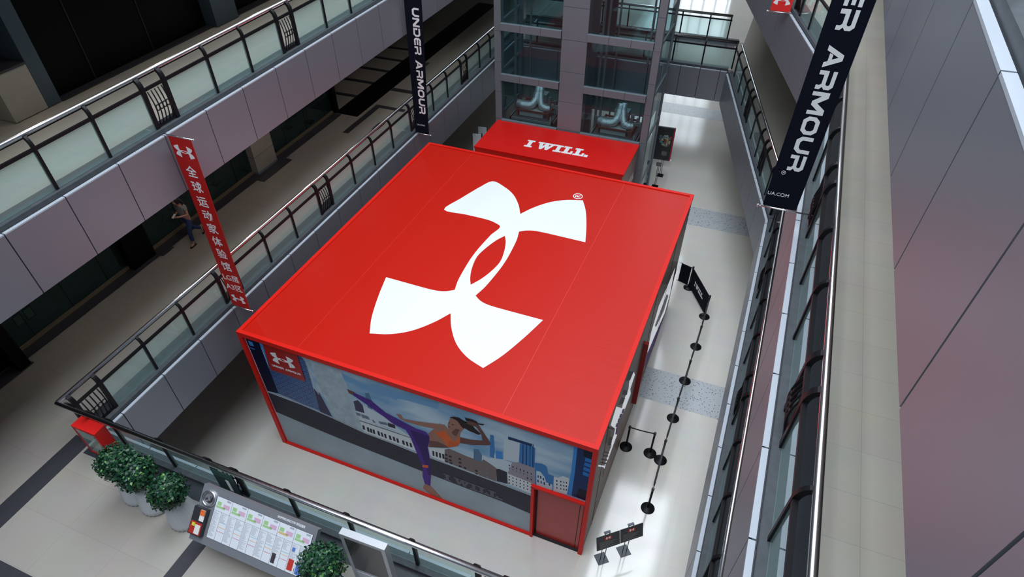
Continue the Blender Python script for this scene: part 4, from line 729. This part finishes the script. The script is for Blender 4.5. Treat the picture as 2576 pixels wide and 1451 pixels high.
def car(x, z, label):
    c = thing('lift_car', label, 'lift car', (x,16.7,z), 0, 'lift cars in the glass tower')
    MB().box(-.95,.95,-.75,.95,-2.3,0).build('cabin', mat('cabin', (.12,.13,.13), .5, .2), c)
    MB().box(-.98,.98,-.80,-.72,-.10,.0).box(-.98,.98,.9,.98,-.1,0).box(-.98,-.9,-.8,.98,-.1,0).box(.9,.98,-.8,.98,-.1,0).box(-1.0,1.0,-.05,.05,.30,.42).box(-1.02,-.94,-.06,.06,-2.4,.42).box(.94,1.02,-.06,.06,-2.4,.42).build('roof_frame', DKF, c)
    MB().box(-.62,.45,-.55,.0,.02,.28).build('air_unit', mat('unit_grey', (.52,.51,.48), .5), c)
    MB().box(-.72,.72,-.62,-.57,.25,.31).box(-.72,-.66,-.6,.6,.0,.31).box(.66,.72,-.6,.6,.0,.31).box(-.72,.72,.5,.56,.25,.31).build('rack', RUST, c)
    P = [(-.75,-.3,.40),(-.55,-.42,.42),(-.3,-.42,.42),(-.12,-.35,.46),(-.02,-.2,.60),(.0,0,.85),(.02,.15,1.1)]
    mb = MB()
    pts = []
    for i in range(len(P)-1):
        for t in range(6):
            pts.append(tuple(P[i][k]+(P[i+1][k]-P[i][k])*t/6 for k in range(3)))
    mb.tube(pts, .12, 12, rs=[.150+.022*(i % 2) for i in range(len(pts))]); mb.build('duct', FOIL, c)
    P = [(.12,.15,1.1),(.14,.0,.85),(.2,-.18,.6),(.3,-.32,.44),(.5,-.38,.40),(.68,-.3,.38)]
    pts = []
    for i in range(len(P)-1):
        for t in range(6): pts.append(tuple(P[i][k]+(P[i+1][k]-P[i][k])*t/6 for k in range(3)))
    mb = MB(); mb.tube(pts, .09, 12, rs=[.125+.020*(i % 2) for i in range(len(pts))]); mb.build('duct', FOIL, c)
    MB().box(-.25,.35,.1,.5,.05,.75).build('motor_box', mat('box_grey', (.32,.37,.38), .5), c)
    MB().box(.5,.62,-.1,.05,.3,.75).box(.72,.82,.0,.12,.3,.6).build('controls', mat('controls', (.2,.22,.22), .4), c)
    mb = MB(); mb.obox((-1.0,-.82,-.42),(1.4,0,0),(0,.05,0),(0,0,.10)); mb.obox((-.9,-.82,-.42),(.7,0,-.4),(0,.05,0),(0,0,.1)); mb.box(-.1,.35,-.85,-.78,-.75,-.35); mb.box(-.95,.95,-.83,-.77,-1.0,-.9)
    mb.build('truss', DKF, c)
    MB().tube([(.85,-.75,-.35),(.85,-.75,.25)],.02,8).build('pipe', DKF, c)
    MB().sphere((.85,-.85,-.25),.06,10).build('indicator', mat('lamp_yellow', (1,.8,.2), .4, emis=(1,.75,.15), estr=.7 if x < 4 else .05), c)
    return c
car(2.35, 3.95, 'lift car roof with silver ducts in the left bay of the tower')
car(5.95, 3.78, 'lift car roof with silver ducts in the right bay of the tower')
mb = MB()
# dark pit lining and counterweights
MB().box(4.85,5.25,17.2,17.4,6.6,9.2).build('counterweight', mat('cw', (.08,.09,.10), .4, .5), tw)
mb = MB().box(1.3,3.5,TY1-.3,TY1-.25,6.5,9.2); mb.build('landing_glass', GLE, tw)

# ------------------------------------------------------------------ hanging banners
def banner(name, label, cat, y, zt, zb, xt, xb, m, post_x, thick=.012):
    """cloth hangs in a plane across the gallery edge; x ranges at top and bottom"""
    b = thing(name, label, cat, ((xb[0]+xb[1])/2, y, zb))
    ox = (xb[0]+xb[1])/2
    n = 14; mb = MB()
    for i in range(n):
        z0 = (zt-zb)*i/n; z1 = (zt-zb)*(i+1)/n
        f0, f1 = i/n, (i+1)/n
        xa0, xa1 = xb[0]+(xt[0]-xb[0])*f0-ox, xb[1]+(xt[1]-xb[1])*f0-ox
        xb0, xb1 = xb[0]+(xt[0]-xb[0])*f1-ox, xb[1]+(xt[1]-xb[1])*f1-ox
        for s in (-1, 1): mb.quad([(xa0, s*thick/2, z0), (xa1, s*thick/2, z0), (xb1, s*thick/2, z1), (xb0, s*thick/2, z1)])
        mb.quad([(xa0,-thick/2,z0),(xa0,thick/2,z0),(xb0,thick/2,z1),(xb0,-thick/2,z1)]); mb.quad([(xa1,-thick/2,z0),(xa1,thick/2,z0),(xb1,thick/2,z1),(xb1,-thick/2,z1)])
    mb.build('cloth', m, b)
    for zz_, xr, nm in ((zb-.03, xb, 'bottom_rod'), (zt+.03, xt, 'top_rod')):
        far = xr[1]+.07 if post_x < xr[0] else xr[0]-.07
        MB().tube([(post_x-ox,0,zz_-zb),(far-ox,0,zz_-zb)],.013,8).sphere((far-ox,0,zz_-zb),.028,10).build(nm, STEEL, b)
    return b, ox
RB, ox = banner('hanging_banner', 'narrow red banner with white Chinese characters hanging on the left', 'banner', .70, 9.98, 5.07, (-.44,.19), (-.59,-.02), mat('banner_red', (.50,.006,.005), .6), -.66)
def bx(z): f_ = (z-5.07)/(9.98-5.07); return (-.305+f_*.18)-ox
emblem(RB, (bx(9.66),-.007,9.66-5.07), (1,0,-.03), (0,0,1), .50)
emblem(RB, (bx(5.36),-.007,5.36-5.07), (1,0,-.03), (0,0,1), .42)
for ch, z in zip('全球运动家体验馆', (9.15,8.76,8.37,7.99,7.61,7.23,6.85,6.45)):
    text(RB, ch, (bx(z),-.007,z-5.07), (1,0,0), (0,0,1), .30, WHT, 'character', bold=.012)
text(RB, 'LG层', (bx(6.07),-.007,6.07-5.07), (1,0,0), (0,0,1), .235, WHT, 'lettering', bold=.006)
text(RB, 'A3区', (bx(5.75),-.007,5.75-5.07), (1,0,0), (0,0,1), .235, WHT, 'lettering', bold=.006)
BB, ox = banner('hanging_banner', 'narrow black banner with white lettering hanging before the left gallery, top centre', 'banner', 11.2, 10.1, 5.10, (-.43,.23), (-.56,0), CLB, -.72)
wide_text(BB, 'UNDER ARMOUR', (-.175-ox-.0,-.007,9.52-5.10), (-.035,0,-1), (1,0,-.035), .255, 3.64, WHT)
text(BB, 'UA.COM', (-.30-ox,-.008,5.42-5.10), (1,0,0), (0,0,1), .085, WHT, 'web_address')
BK, ox = banner('hanging_banner', 'wide black banner with white lettering hanging at the right, in front of the railings', 'banner', 1.9, 15.2, 10.36, (11.70,12.23), (11.645,12.18), CLB, 12.45)
wide_text(BK, 'UNDER ARMOUR', (11.845-ox,-.007,14.72-10.36), (-.005,0,-1), (1,0,-.005), .235, 3.66, WHT)
o_ = BK.children[-1]
rg = MB(); rg.tube([(11.80-ox+.03*math.cos(a*PI/8), -.009, 11.0-10.36+.03*math.sin(a*PI/8)) for a in range(16)], .004, 5, closed=True); rg.build('registered_mark', WHT, BK)
text(BK, 'R', (11.80-ox,-.008,11.0-10.36), (0,0,-1), (1,0,0), .045, WHT, 'registered_letter')
text(BK, 'UA.COM', (11.83-ox,-.008,10.60-10.36), (1,0,0), (0,0,1), .088, WHT, 'web_address')
RS, ox = banner('hanging_banner', 'small red banner end with a white emblem at the top edge, right of centre', 'banner', 13.0, 15.0, 10.06, (10.74,11.29), (10.74,11.29), mat('banner_red_bright', (.75,.02,.015), .6), 11.5)
emblem(RS, (11.0-ox,-.007,10.36-10.06), (1,0,0), (0,0,1), .46)
wide_text(RS, 'UNDER ARMOUR', (11.0-.16-ox,-.007,14.5-10.06), (0,0,-1), (1,0,0), .26, 3.5, WHT)

# ------------------------------------------------------------------ crowd control posts
BELT = mat('black_belt', (.01,.01,.012), .6)
def stanchion_proto():
    t = thing('stanchion', 'x', 'barrier post')
    MB().lathe([(.195,0),(.198,.014),(.18,.03),(.07,.05),(.035,.07)],(0,0),28).build('base', BLK, t)
    MB().lathe([(.03,.05),(.03,.95)],(0,0),14).build('pole', BLK, t)
    MB().lathe([(.037,.93),(.04,.95),(.04,1.04),(.034,1.055)],(0,0),16).build('head', mat('black_head', (.015,.015,.02), .4), t)
    return t
SP = [((11.21,2.02),'black belt barrier post nearest the two sign stands'),((11.19,3.78),'black belt barrier post close beside the short two-post barrier'),((11.22,5.53),'black belt barrier post south of the speckled floor strip'),
      ((11.27,7.28),'black belt barrier post standing on the speckled floor strip'),((11.32,9.06),'black belt barrier post, middle of the long row right of the pavilion'),((11.33,10.78),'black barrier post at the near end of the slogan panel'),
      ((10.46,12.25),'black barrier post between the two black slogan panels'),((10.09,3.87),'left post of the short two-post barrier'),((10.84,3.91),'right post of the short two-post barrier')]
first = stanchion_proto(); ST = []
for i, ((x, y), l) in enumerate(SP):
    o = first if i == 0 else copy_tree(first)
    o.location = (x, y, 0); o['label'] = l; o['group'] = 'belt barrier posts'; ST.append(o)
def belt(i, j, twist=True):
    (xa, ya), (xb_, yb_) = SP[i][0], SP[j][0]; d = Vector((xb_-xa, yb_-ya, 0)); L = d.length; d.normalize(); s = Vector((-d.y, d.x, 0))
    mb = MB(); n = 16
    for k in range(n):
        P = []
        for q in (k, k+1):
            f_ = q/n; ang = PI/2*min(1, f_*7, (1-f_)*7)*(1 if twist else 0); c = d*(.04+(L-.08)*f_)+Vector((0,0,1.0-.10*math.sin(PI*f_)*(1 if twist else .2)))
            w_ = (s*math.sin(ang)+Vector((0,0,1))*math.cos(ang))*.027; t_n = w_.cross(d).normalized()*.002
            P.append((c-w_-t_n, c+w_-t_n, c+w_+t_n, c-w_+t_n))
        for a in range(4): mb.quad([P[0][a], P[1][a], P[1][(a+1)%4], P[0][(a+1)%4]])
    mb.build('belt', BELT, ST[i])
for i in range(5): belt(i, i+1)
belt(7, 8, False)
def slogan_panel(label, a, b, words=True, z0=.12, z1=.98):
    a, b = Vector((*a,0)), Vector((*b,0)); d = b-a; L = d.length; rz = math.atan2(d.y, d.x)
    t = thing('slogan_panel', label, 'panel', tuple(a), rz, 'black panels hung between the barrier posts')
    MB().box(.07,L-.07,-.008,.008,z0,z1).build('cloth', CLB, t)
    MB().tube([(.0,0,z1),(L,0,z1)],.012,8).tube([(0,0,z0),(L,0,z0)],.010,8).build('bars', BLK, t)
    if words: slab_text(t, (L*.5-.45,-.009,.47), (1,0,0), (0,0,1), .20, .85, WHT)
    return t
slogan_panel('black fabric panel with a white slogan beyond the long barrier row', SP[6][0], SP[5][0])
slogan_panel('black fabric panel meeting the pavilion wall behind the barrier', (9.93,12.42), SP[6][0], False)

# ------------------------------------------------------------------ sign stands
def sign_stand(label, loc, rz):
    t = thing('sign_stand', label, 'sign', loc, rz, 'black notice boards on twin poles')
    MB().box(-.155,.155,-.155,.155,0,.012).build('base', mat('stand_base', (.05,.06,.085), .35), t)
    MB().tube([(-.06,-.04,.01),(-.06,-.04,1.46)],.010,8).tube([(.06,-.04,.01),(.06,-.04,1.46)],.010,8).build('poles', BLK, t)
    bd = MB().obox((-.325,-.19,1.0),(.65,0,0),(0,-.012,0),(0,.13,.46)).build('board', mat('board_dark', (.035,.04,.045), .5), t)
    n = Vector((0,-.46,.13)).normalized(); up = Vector((0,.13,.46)).normalized()
    o = Vector((0,-.202,1.0))+n*.001
    MB().obox(o+up*.30+Vector((-.10,0,0)),(.20,0,0),up*.11,n*.002).build('red_patch', mat('patch_red', (.50,.02,.01), .5), bd)
    emblem(bd, o+up*.36+n*.002, (1,0,0), up, .13)
    mb = MB()
    for k in range(6):
        L = [.28,.44,.36,.40,.28,.46][k]; mb.obox(o+up*(.25-.04*k)+Vector((-.24,0,0)),(L,0,0),up*.010,n*.002)
    mb.build('print_lines', mat('grey_print', (.22,.22,.20), .5), bd)
    MB().obox((-.085,-.05,1.47),(.17,0,0),(0,.06,.0),(0,0,.03)).build('clip', mat('clip_blue', (.07,.08,.13), .4), t)
    return t
A0 = math.radians(41)
sign_stand('black notice board on twin poles at the corner of the pavilion, left of two', (10.40,.04,0), A0)
sign_stand('black notice board on twin poles, the one nearer the barrier row', (10.90,.48,0), A0)
# far poster stand and small items behind the tower
t = thing('poster_stand', 'free-standing colourful poster on a mirror steel base beside the lift tower', 'poster', (7.3,21.25,0), .05)
MB().box(-.55,.55,-.05,.15,0,.32).build('base', STEEL, t)
pc = MB().box(-.5,.5,0,.1,.32,2.0).build('poster', mat('poster_dark', (.03,.03,.035), .4), t)
MB().box(-.5,-.33,-.004,0,.32,2.0).box(.44,.5,-.004,0,.32,2.0).build('red_border', mat('poster_red', (.45,.01,.04), .4), pc)
mb = MB()
for i in range(60):
    a = random.random()*2*PI; r = .30*math.sqrt(random.random()); s = .03+.04*random.random()
    cx, cz = .08+r*math.cos(a), 1.35+r*1.1*math.sin(a); mb.quad([(cx-s,-.005-i*.0001,cz-s*.5),(cx+s*.7,-.005-i*.0001,cz-s),(cx+s,-.005-i*.0001,cz+s),(cx-s*.6,-.005-i*.0001,cz+s)], random.randrange(5))
mb.build('collage', [mat('cg1',(.35,.45,.42),.4),mat('cg2',(.08,.25,.33),.4),mat('cg3',(.55,.40,.15),.4),mat('cg4',(.30,.08,.05),.4),mat('cg5',(.04,.06,.12),.4)], pc, fix=False)
for i, ((x, y), l) in enumerate((((7.58,20.25),'black square-based brochure stand in front of the far poster'),((7.57,19.15),'black square-based sign stand between the poster and the pavilion'))):
    s = thing('small_stand', l, 'stand', (x,y,0), 0, 'small black stands behind the pavilion')
    MB().box(-.15,.15,-.12,.12,0,.05).build('base', BLK, s); MB().tube([(-.03,0,.04),(-.03,0,1.2)],.012,6).tube([(.03,0,.04),(.03,0,1.2)],.012,6).build('pole', mat('pole_grey', (.12,.12,.12), .3, .8), s)
    MB().box(-.12,.12,-.01,.01,1.1,1.3).build('head', mat('head_grey', (.15,.15,.15), .4), s)
s = thing('guard_post', 'slim black post between the lift tower and the pavilion', 'post', (7.62,15.1,0)); MB().lathe([(.12,0),(.12,.03),(.05,.06),(.05,1.3),(.03,1.35)],(0,0),16).build('pole', BLK, s); MB().lathe([(.06,1.3),(.06,1.36)],(0,0),12).build('cap', BLK, s)
for x, y, h, l in ((-.95,17.5,1.95,'white upright display board under the left gallery, the nearer one'),(-.95,18.15,2.0,'white upright display board under the left gallery, the farther one')):
    s = thing('display_board', l, 'board', (x,y,0), .1, 'white boards under the left gallery')
    MB().box(-.22,.22,-.03,.03,.05,h).build('panel', mat('rack_white', (.80,.84,.88), .4), s); MB().box(.22,.25,-.05,.05,0,h+.05).build('frame', BLK, s); MB().box(-.22,.22,-.15,.15,0,.05).build('base', BLK, s)

# ------------------------------------------------------------------ level one, bottom left
ZF = Z1-.02
bx_ = thing('display_case', 'red display case with glass sides by the front railing', 'display case', (-.37,-4.32,ZF), 0)
MB().box(0,.66,0,.27,.88,.95).build('top', mat('case_red', (.66,.012,.01), .4), bx_)
MB().box(.60,.66,0,.27,0,.88).build('side', MT['case_red'], bx_)
MB().box(0,.60,0,.03,0,.05).box(0,.03,0,.03,.05,.88).box(0,.03,.24,.27,0,.88).box(0,.03,.03,.24,0,.05).build('frame', MT['case_red'], bx_)
MB().box(.03,.60,.008,.014,.05,.88).build('pane', GL, bx_)
MB().box(.03,.60,.03,.24,.0,.06).build('tray', mat('tray', (.30,.26,.22), .5), bx_)
POT = mat('pot_grey', (.62,.65,.68), .5); LEAF = [mat('leaf_a', (.010,.060,.026), .4), mat('leaf_b', (.02,.095,.035), .4), mat('leaf_c', (.008,.045,.025), .45), mat('leaf_d', (.10,.26,.06), .4)]
def foliage(seed, R, n=1700, sc=(1,1,.88)):
    rnd = random.Random(seed); mb = MB()
    for i in range(n):
        z = rnd.uniform(-.85,1); a = rnd.uniform(0,2*PI); q = math.sqrt(max(0,1-z*z))
        nrm = Vector((q*math.cos(a), q*math.sin(a), z)); rr = R*(rnd.uniform(.70,1.02)+.06*math.sin(a*5+z*7))
        c = Vector((nrm.x*rr*sc[0], nrm.y*rr*sc[1], nrm.z*rr*sc[2]))
        t = nrm.orthogonal().normalized(); t.rotate(Matrix.Rotation(rnd.uniform(0,2*PI), 3, nrm)); 
        d = (t+nrm*rnd.uniform(-.2,.9)).normalized(); s = d.cross(nrm).normalized(); s = (s+nrm*rnd.uniform(-.4,.4)).normalized()
        L = rnd.uniform(.05,.085); w_ = L*.34
        mb.quad([c, c+d*L*.45+s*w_, c+d*L, c+d*L*.45-s*w_], 3 if rnd.random() < .07 else rnd.randrange(3))
    mb.sphere((0,0,0), R*.72, 14, 2, sc)
    return mb
def planter(label, x, y, R, hz, seed, pr=(.31,.20), ph=.78):
    t = thing('potted_shrub', label, 'planter', (x,y,ZF), 0, 'round clipped shrubs in fluted pots')
    MB().lathe([(pr[0]*.93,0),(pr[0],.03),(pr[0]*.98,.12),(pr[1]*1.15,ph*.7),(pr[1],ph),(pr[1]*.8,ph),(pr[1]*.8,ph-.06)],(0,0),72,flute=.03,fn=24).build('pot', POT, t)
    MB().lathe([(pr[1]*.8,ph-.08),(pr[1]*.8,ph-.05)],(0,0),20).build('soil', mat('soil', (.03,.02,.015), .9), t)
    MB().tube([(0,0,ph-.06),(0,0,hz)],.025,8).build('trunk', mat('bark', (.07,.045,.03), .8), t)
    f_ = foliage(seed, R).build('foliage', LEAF, t, fix=False); f_.location = (0,0,hz)
    return t
planter('round clipped shrub in a fluted pot next to the red display case', 1.42, -4.72, .37, 1.16, 1)
planter('round clipped shrub in a fluted pot, middle of the three on the left', 1.93, -4.76, .37, 1.12, 2)
planter('smaller clipped shrub in a white fluted pot nearest the directory', 2.71, -4.80, .36, 1.02, 3)
planter('clipped shrub in front of the directory, at the bottom edge', 6.30, -4.98, .41, 1.12, 4)
# mall directory
dr_ = thing('mall_directory', 'tilted grey shopping directory console with coloured floor maps', 'directory', (3.41,-4.48,ZF))
zo = 6.2-ZF
U = lambda u, s, l=0: (u, -.74*s+.673*l*0-.673*l*-0+(-.673)*0+(0) + (-.673)*l, zo-.673*s+.74*l)
def slabd(mb, u0, u1, s0, s1, l0, l1, mi=0):
    o = Vector(U(u0,s0,l0)); mb.obox(o, Vector(U(u1,s0,l0))-o, Vector(U(u0,s1,l0))-o, Vector(U(u0,s0,l1))-o, mi); return mb
SILV = mat('satin_silver', (.42,.44,.48), .38, .7)
slabd(MB(), 0, 2.52, 0, 1.06, -.12, 0).build('console', SILV, dr_)
MB().box(.35,2.2,-.45,-.1,0,.75).build('pedestal', mat('pedestal', (.2,.21,.23), .5, .4), dr_)
slabd(MB(), .36, 2.46, .115, .905, 0, .006).build('map_border', mat('map_line', (.03,.03,.05), .4), dr_)
mp_ = MB(); PAP = [mat('paper', (.70,.74,.80), .35), mat('map_green', (.33,.55,.25), .5), mat('map_pink', (.62,.40,.55), .5), mat('print_grey', (.35,.38,.44), .5), mat('line_blue', (.2,.45,.6), .5), mat('line_orange', (.7,.4,.15), .5), mat('line_red', (.55,.15,.25), .5), mat('photo_dark', (.05,.04,.05), .4), mat('photo_red', (.5,.04,.03), .4), mat('photo_blue', (.1,.2,.55), .4), mat('line_tan', (.6,.45,.2), .5)]
for k in range(6):
    u = .366+.349*k; slabd(mp_, u, u+.343, .12, .376, .006, .008)
    slabd(mp_, u+.03, u+.12, .20, .27, .008, .009, 1); slabd(mp_, u+.02, u+.22, .28, .32, .008, .009, 10 if k == 4 else 1); slabd(mp_, u+.17, u+.31, .22, .30, .008, .009, 2)
    slabd(mp_, u+.22, u+.31, .135, .165, .008, .009, 3)
    for h in (0, 1):
        v = u+.1745*h; slabd(mp_, v, v+.169, .381, .90, .006, .008)
        rows = 30 if h == 0 else 10
        for r in range(rows):
            s = .40+.0155*r
            if s > .86: break
            slabd(mp_, v+.01, v+.01+random.uniform(.05,.13), s, s+.006, .008, .009, 3)
        if h:
            for s, c_ in ((.55+.01*k,4),(.64,5),(.72,6)): slabd(mp_, v+.005, v+.16, s, s+.008, .008, .009, c_)
slabd(mp_, 1.78, 1.86, .68, .86, .009, .011, 7); slabd(mp_, 2.13, 2.24, .66, .86, .009, .011, 8); slabd(mp_, 2.30, 2.42, .70, .88, .009, .011, 9); slabd(mp_, 2.14, 2.2, .45, .52, .009, .011, 9)
mp_.build('map_sheets', PAP, dr_)
g_ = slabd(MB(), .0, .29, .41, .93, .0, .09).build('brochure_box', mat('box_dark', (.03,.03,.035), .35), dr_)
bm_ = MB(); slabd(bm_, .17,.27,.43,.64,.09,.1,0); slabd(bm_, .02,.27,.68,.91,.09,.1,1); slabd(bm_, .14,.25,.72,.89,.1,.11,2); slabd(bm_, .06,.13,.70,.76,.1,.11,3); slabd(bm_, .17,.27,.43,.53,.1,.11,4)
bm_.build('brochures', [mat('br_w', (.75,.75,.72), .4), mat('br_r', (.40,.03,.02), .4), mat('br_c', (.7,.72,.7), .4), mat('br_y', (.6,.6,.05), .4), mat('br_o', (.75,.15,.04), .4)], g_)
ringc = Vector(U(.20,.225,.03)); fnr = lambda r, a, l: Vector(U(.20+r*math.cos(a), .225+r*math.sin(a), l))
mb = MB(); mb.tube([fnr(.135, a*PI/12, .02) for a in range(24)], .022, 8, closed=True); mb.build('round_emblem', STEEL, dr_)
mb = MB(); mb.tube([fnr(.06, a*PI/8-1, .02) for a in range(12)], .018, 8); mb.build('emblem_mark', mat('dark_mark', (.10,.09,.11), .3, .7), dr_)
n_ = Vector((0,-.673,.74)); 
text(dr_, 'SHOPPING DIRECTORY 商场总指南', Vector(U(1.97,.05,.003)), (1,0,0), (0,.74,.673), .056, WHT, 'lettering', bold=.01, xs=.66)
# level number board on the front railing
t = thing('level_board', 'dark green board with a large white figure one on the front railing', 'sign', (3.28,-4.03,ZF))
MB().box(-.27,.27,-.01,.01,.15,.88).build('board', mat('board_green', (.01,.035,.035), .3), t)
MB().box(-.27,.27,-.013,-.01,.70,.88).build('green_band', mat('band_green', (.01,.10,.07), .4), t)
text(t, '1', (.05,-.012,.42), (1,0,0), (0,0,1), .52, WHT, 'figure', bold=.03)
# information totem
t = thing('screen_totem', 'silver framed upright totem with a blank dark screen, bottom edge', 'totem', (7.05,-4.60,ZF), .03)
MB().box(-.42,.42,-.06,.06,0,1.92).build('frame', mat('silver_paint', (.50,.52,.56), .35, .3), t)
MB().box(-.34,.34,-.066,-.058,.75,1.83).build('screen', mat('screen_grey', (.055,.05,.055), .2), t)
MB().box(-.32,.32,-.066,-.058,.25,.65).build('leaflet_panel', mat('panel_white', (.6,.63,.68), .4), t)

# ------------------------------------------------------------------ walking person
pp = thing('person', 'person in a striped top and jeans walking and looking at a phone', 'person', (-3.63,2.68,ZF), 0)
def skin(name, verts, edges, radii, m, parent, sub=2):
    me = bpy.data.meshes.new(name); me.from_pydata(verts, edges, []); me.materials.append(m)
    o = bpy.data.objects.new(name, me); COL.objects.link(o); o.parent = parent
    md = o.modifiers.new('skin', 'SKIN'); md.use_smooth_shade = True
    for i, r in enumerate(radii): me.skin_vertices[0].data[i].radius = (r, r) if not isinstance(r, tuple) else r
    me.skin_vertices[0].data[0].use_root = True
    s = o.modifiers.new('sub', 'SUBSURF'); s.levels = sub; s.render_levels = sub
    return o
SK = mat('skin_tone', (.50,.27,.19), .5); JE = mat('blue_jeans', (.02,.045,.14), .8); HR = mat('black_hair', (.006,.005,.006), .45)
# walking towards -Y; left leg (x+) forward, right leg back with the heel up
J = dict(pel=(0,.0,.90), wa=(0,-.01,1.02), ch=(0,-.03,1.22), nk=(0,-.05,1.38), hd=(0,-.11,1.47), ht=(0,-.13,1.58),
   hl=(.09,0,.86), kl=(.10,-.16,.47), al=(.09,-.16,.09), fl=(.09,-.30,.03), hr=(-.09,.01,.86), kr=(-.09,.12,.48), ar=(-.09,.45,.20), fr_=(-.09,.42,.06),
   sl=(.16,-.03,1.33), el=(.20,-.05,1.07), wl=(.10,-.28,1.10), sr=(-.16,-.03,1.33), er=(-.21,-.03,1.07), wr=(-.06,-.26,1.12), pl_=(.06,-.35,1.13), pr_=(-.03,-.34,1.14))
nm = list(J); V_ = [J[k] for k in nm]; ix = {k: i for i, k in enumerate(nm)}
E_ = [('pel','wa'),('wa','ch'),('ch','nk'),('nk','hd'),('hd','ht'),('pel','hl'),('hl','kl'),('kl','al'),('al','fl'),('pel','hr'),('hr','kr'),('kr','ar'),('ar','fr_'),('ch','sl'),('sl','el'),('el','wl'),('wl','pl_'),('ch','sr'),('sr','er'),('er','wr'),('wr','pr_')]
RD = dict(pel=.13, wa=.105, ch=.13, nk=.05, hd=.085, ht=.075, hl=.085, kl=.055, al=.036, fl=.035, hr=.085, kr=.055, ar=.036, fr_=.03, sl=.055, el=.038, wl=.026, sr=.055, er=.038, wr=.026, pl_=.03, pr_=.03)
skin('body', V_, [(ix[a], ix[b]) for a, b in E_], [RD[k] for k in nm], SK, pp)
# fingers, each its own chain rooted in the palm
for sgn, pk in ((1,'pl_'),(-1,'pr_')):
    px, py, pz = J[pk]; vs, es, rs = [(px,py+.02,pz)], [], [.018]
    for q in range(4):
        b0 = len(vs); o2 = (q-1.5)*.014; L = (.030,.034,.032,.026)[q]
        vs += [(px+o2,py-.025,pz-.005),(px+o2-sgn*.004,py-.025-L,pz+.004),(px+o2-sgn*.012,py-.02-L,pz+.022)]
        es += [(0,b0),(b0,b0+1),(b0+1,b0+2)]; rs += [.008,.0075,.006]
    b0 = len(vs); vs += [(px-sgn*.028,py-.01,pz+.012),(px-sgn*.034,py-.03,pz+.028)]; es += [(0,b0),(b0,b0+1)]; rs += [.009,.007]
    skin('fingers', vs, es, rs, SK, pp, 1)
skin('jeans', [J['pel'],J['wa'],J['hl'],J['kl'],(.09,-.16,.16),J['hr'],J['kr'],(-.09,.42,.23)], [(0,1),(0,2),(2,3),(3,4),(0,5),(5,6),(6,7)], [.142,.115,.098,.068,.052,.098,.068,.052], JE, pp)
STR = bpy.data.materials.new('striped_cotton'); STR.use_nodes = True; nt = STR.node_tree
tc = nt.nodes.new('ShaderNodeTexCoord'); wv = nt.nodes.new('ShaderNodeTexWave'); wv.bands_direction = 'Z'; wv.inputs['Scale'].default_value = 11
cr = nt.nodes.new('ShaderNodeValToRGB'); cr.color_ramp.interpolation = 'CONSTANT'; cr.color_ramp.elements[0].color = (.02,.02,.03,1); cr.color_ramp.elements[1].color = (.62,.62,.62,1); cr.color_ramp.elements[1].position = .55
nt.links.new(tc.outputs['Object'], wv.inputs['Vector']); nt.links.new(wv.outputs['Fac'], cr.inputs[0]); nt.links.new(cr.outputs[0], nt.nodes['Principled BSDF'].inputs['Base Color'])
skin('top', [(0,-.01,.96),J['wa'],J['ch'],(0,-.045,1.33),J['sl'],(.185,-.045,1.18),J['sr'],(-.19,-.035,1.18)], [(0,1),(1,2),(2,3),(2,4),(4,5),(2,6),(6,7)], [.135,.122,.145,.075,.07,.055,.07,.055], STR, pp)
hh = MB().sphere((0,-.085,1.52),.108,16,0,(1,1.05,1.1)); hh.sphere((0,.03,1.33),.12,14,0,(1.0,.5,1.7)); hh.build('hair', HR, pp)
fc = MB().sphere((0,-.155,1.50),.068,14,0,(.95,.75,1.2)); fc.sphere((0,-.212,1.49),.014,8); fc.build('face', SK, pp)
MB().sphere((.028,-.205,1.515),.010,8).sphere((-.028,-.205,1.515),.010,8).build('eyes', HR, pp)
MB().sphere((0,-.203,1.455),.018,8,0,(1.3,.5,.4)).build('mouth', mat('lips', (.35,.08,.07), .5), pp)
for sx_ in (-1,1): MB().sphere((sx_*.082,-.10,1.50),.022,8,0,(.4,.7,1.2)).build('ear', SK, pp)
for lx, P in ((.09,[(-.10,.01),(-.20,.0),(-.30,-.0),(-.36,.0)]),):
    mb = MB(); mb.tube([(.09,-.10,.035),(.09,-.18,.035),(.09,-.28,.025),(.09,-.34,.015)],.04,10,rs=[.034,.038,.04,.02]); mb.tube([(.09,-.10,.03),(.09,-.10,.0)],.012,6); mb.build('shoe', mat('black_shoe', (.008,.008,.01), .25), pp)
mb = MB(); mb.tube([(-.09,.50,.20),(-.09,.49,.12),(-.09,.44,.03),(-.09,.40,.01)],.04,10,rs=[.03,.036,.036,.02]); mb.build('shoe', MT['black_shoe'], pp)
ph = MB().box(-.035,.035,-.07,.07,-.004,.004).build('phone', mat('phone_white', (.7,.72,.75), .3)); ph.location = (-3.63+.015,2.68-.37,ZF+1.165); ph.rotation_euler = (.5,0,0); tag(ph, 'small white phone held by the walking person', 'phone')
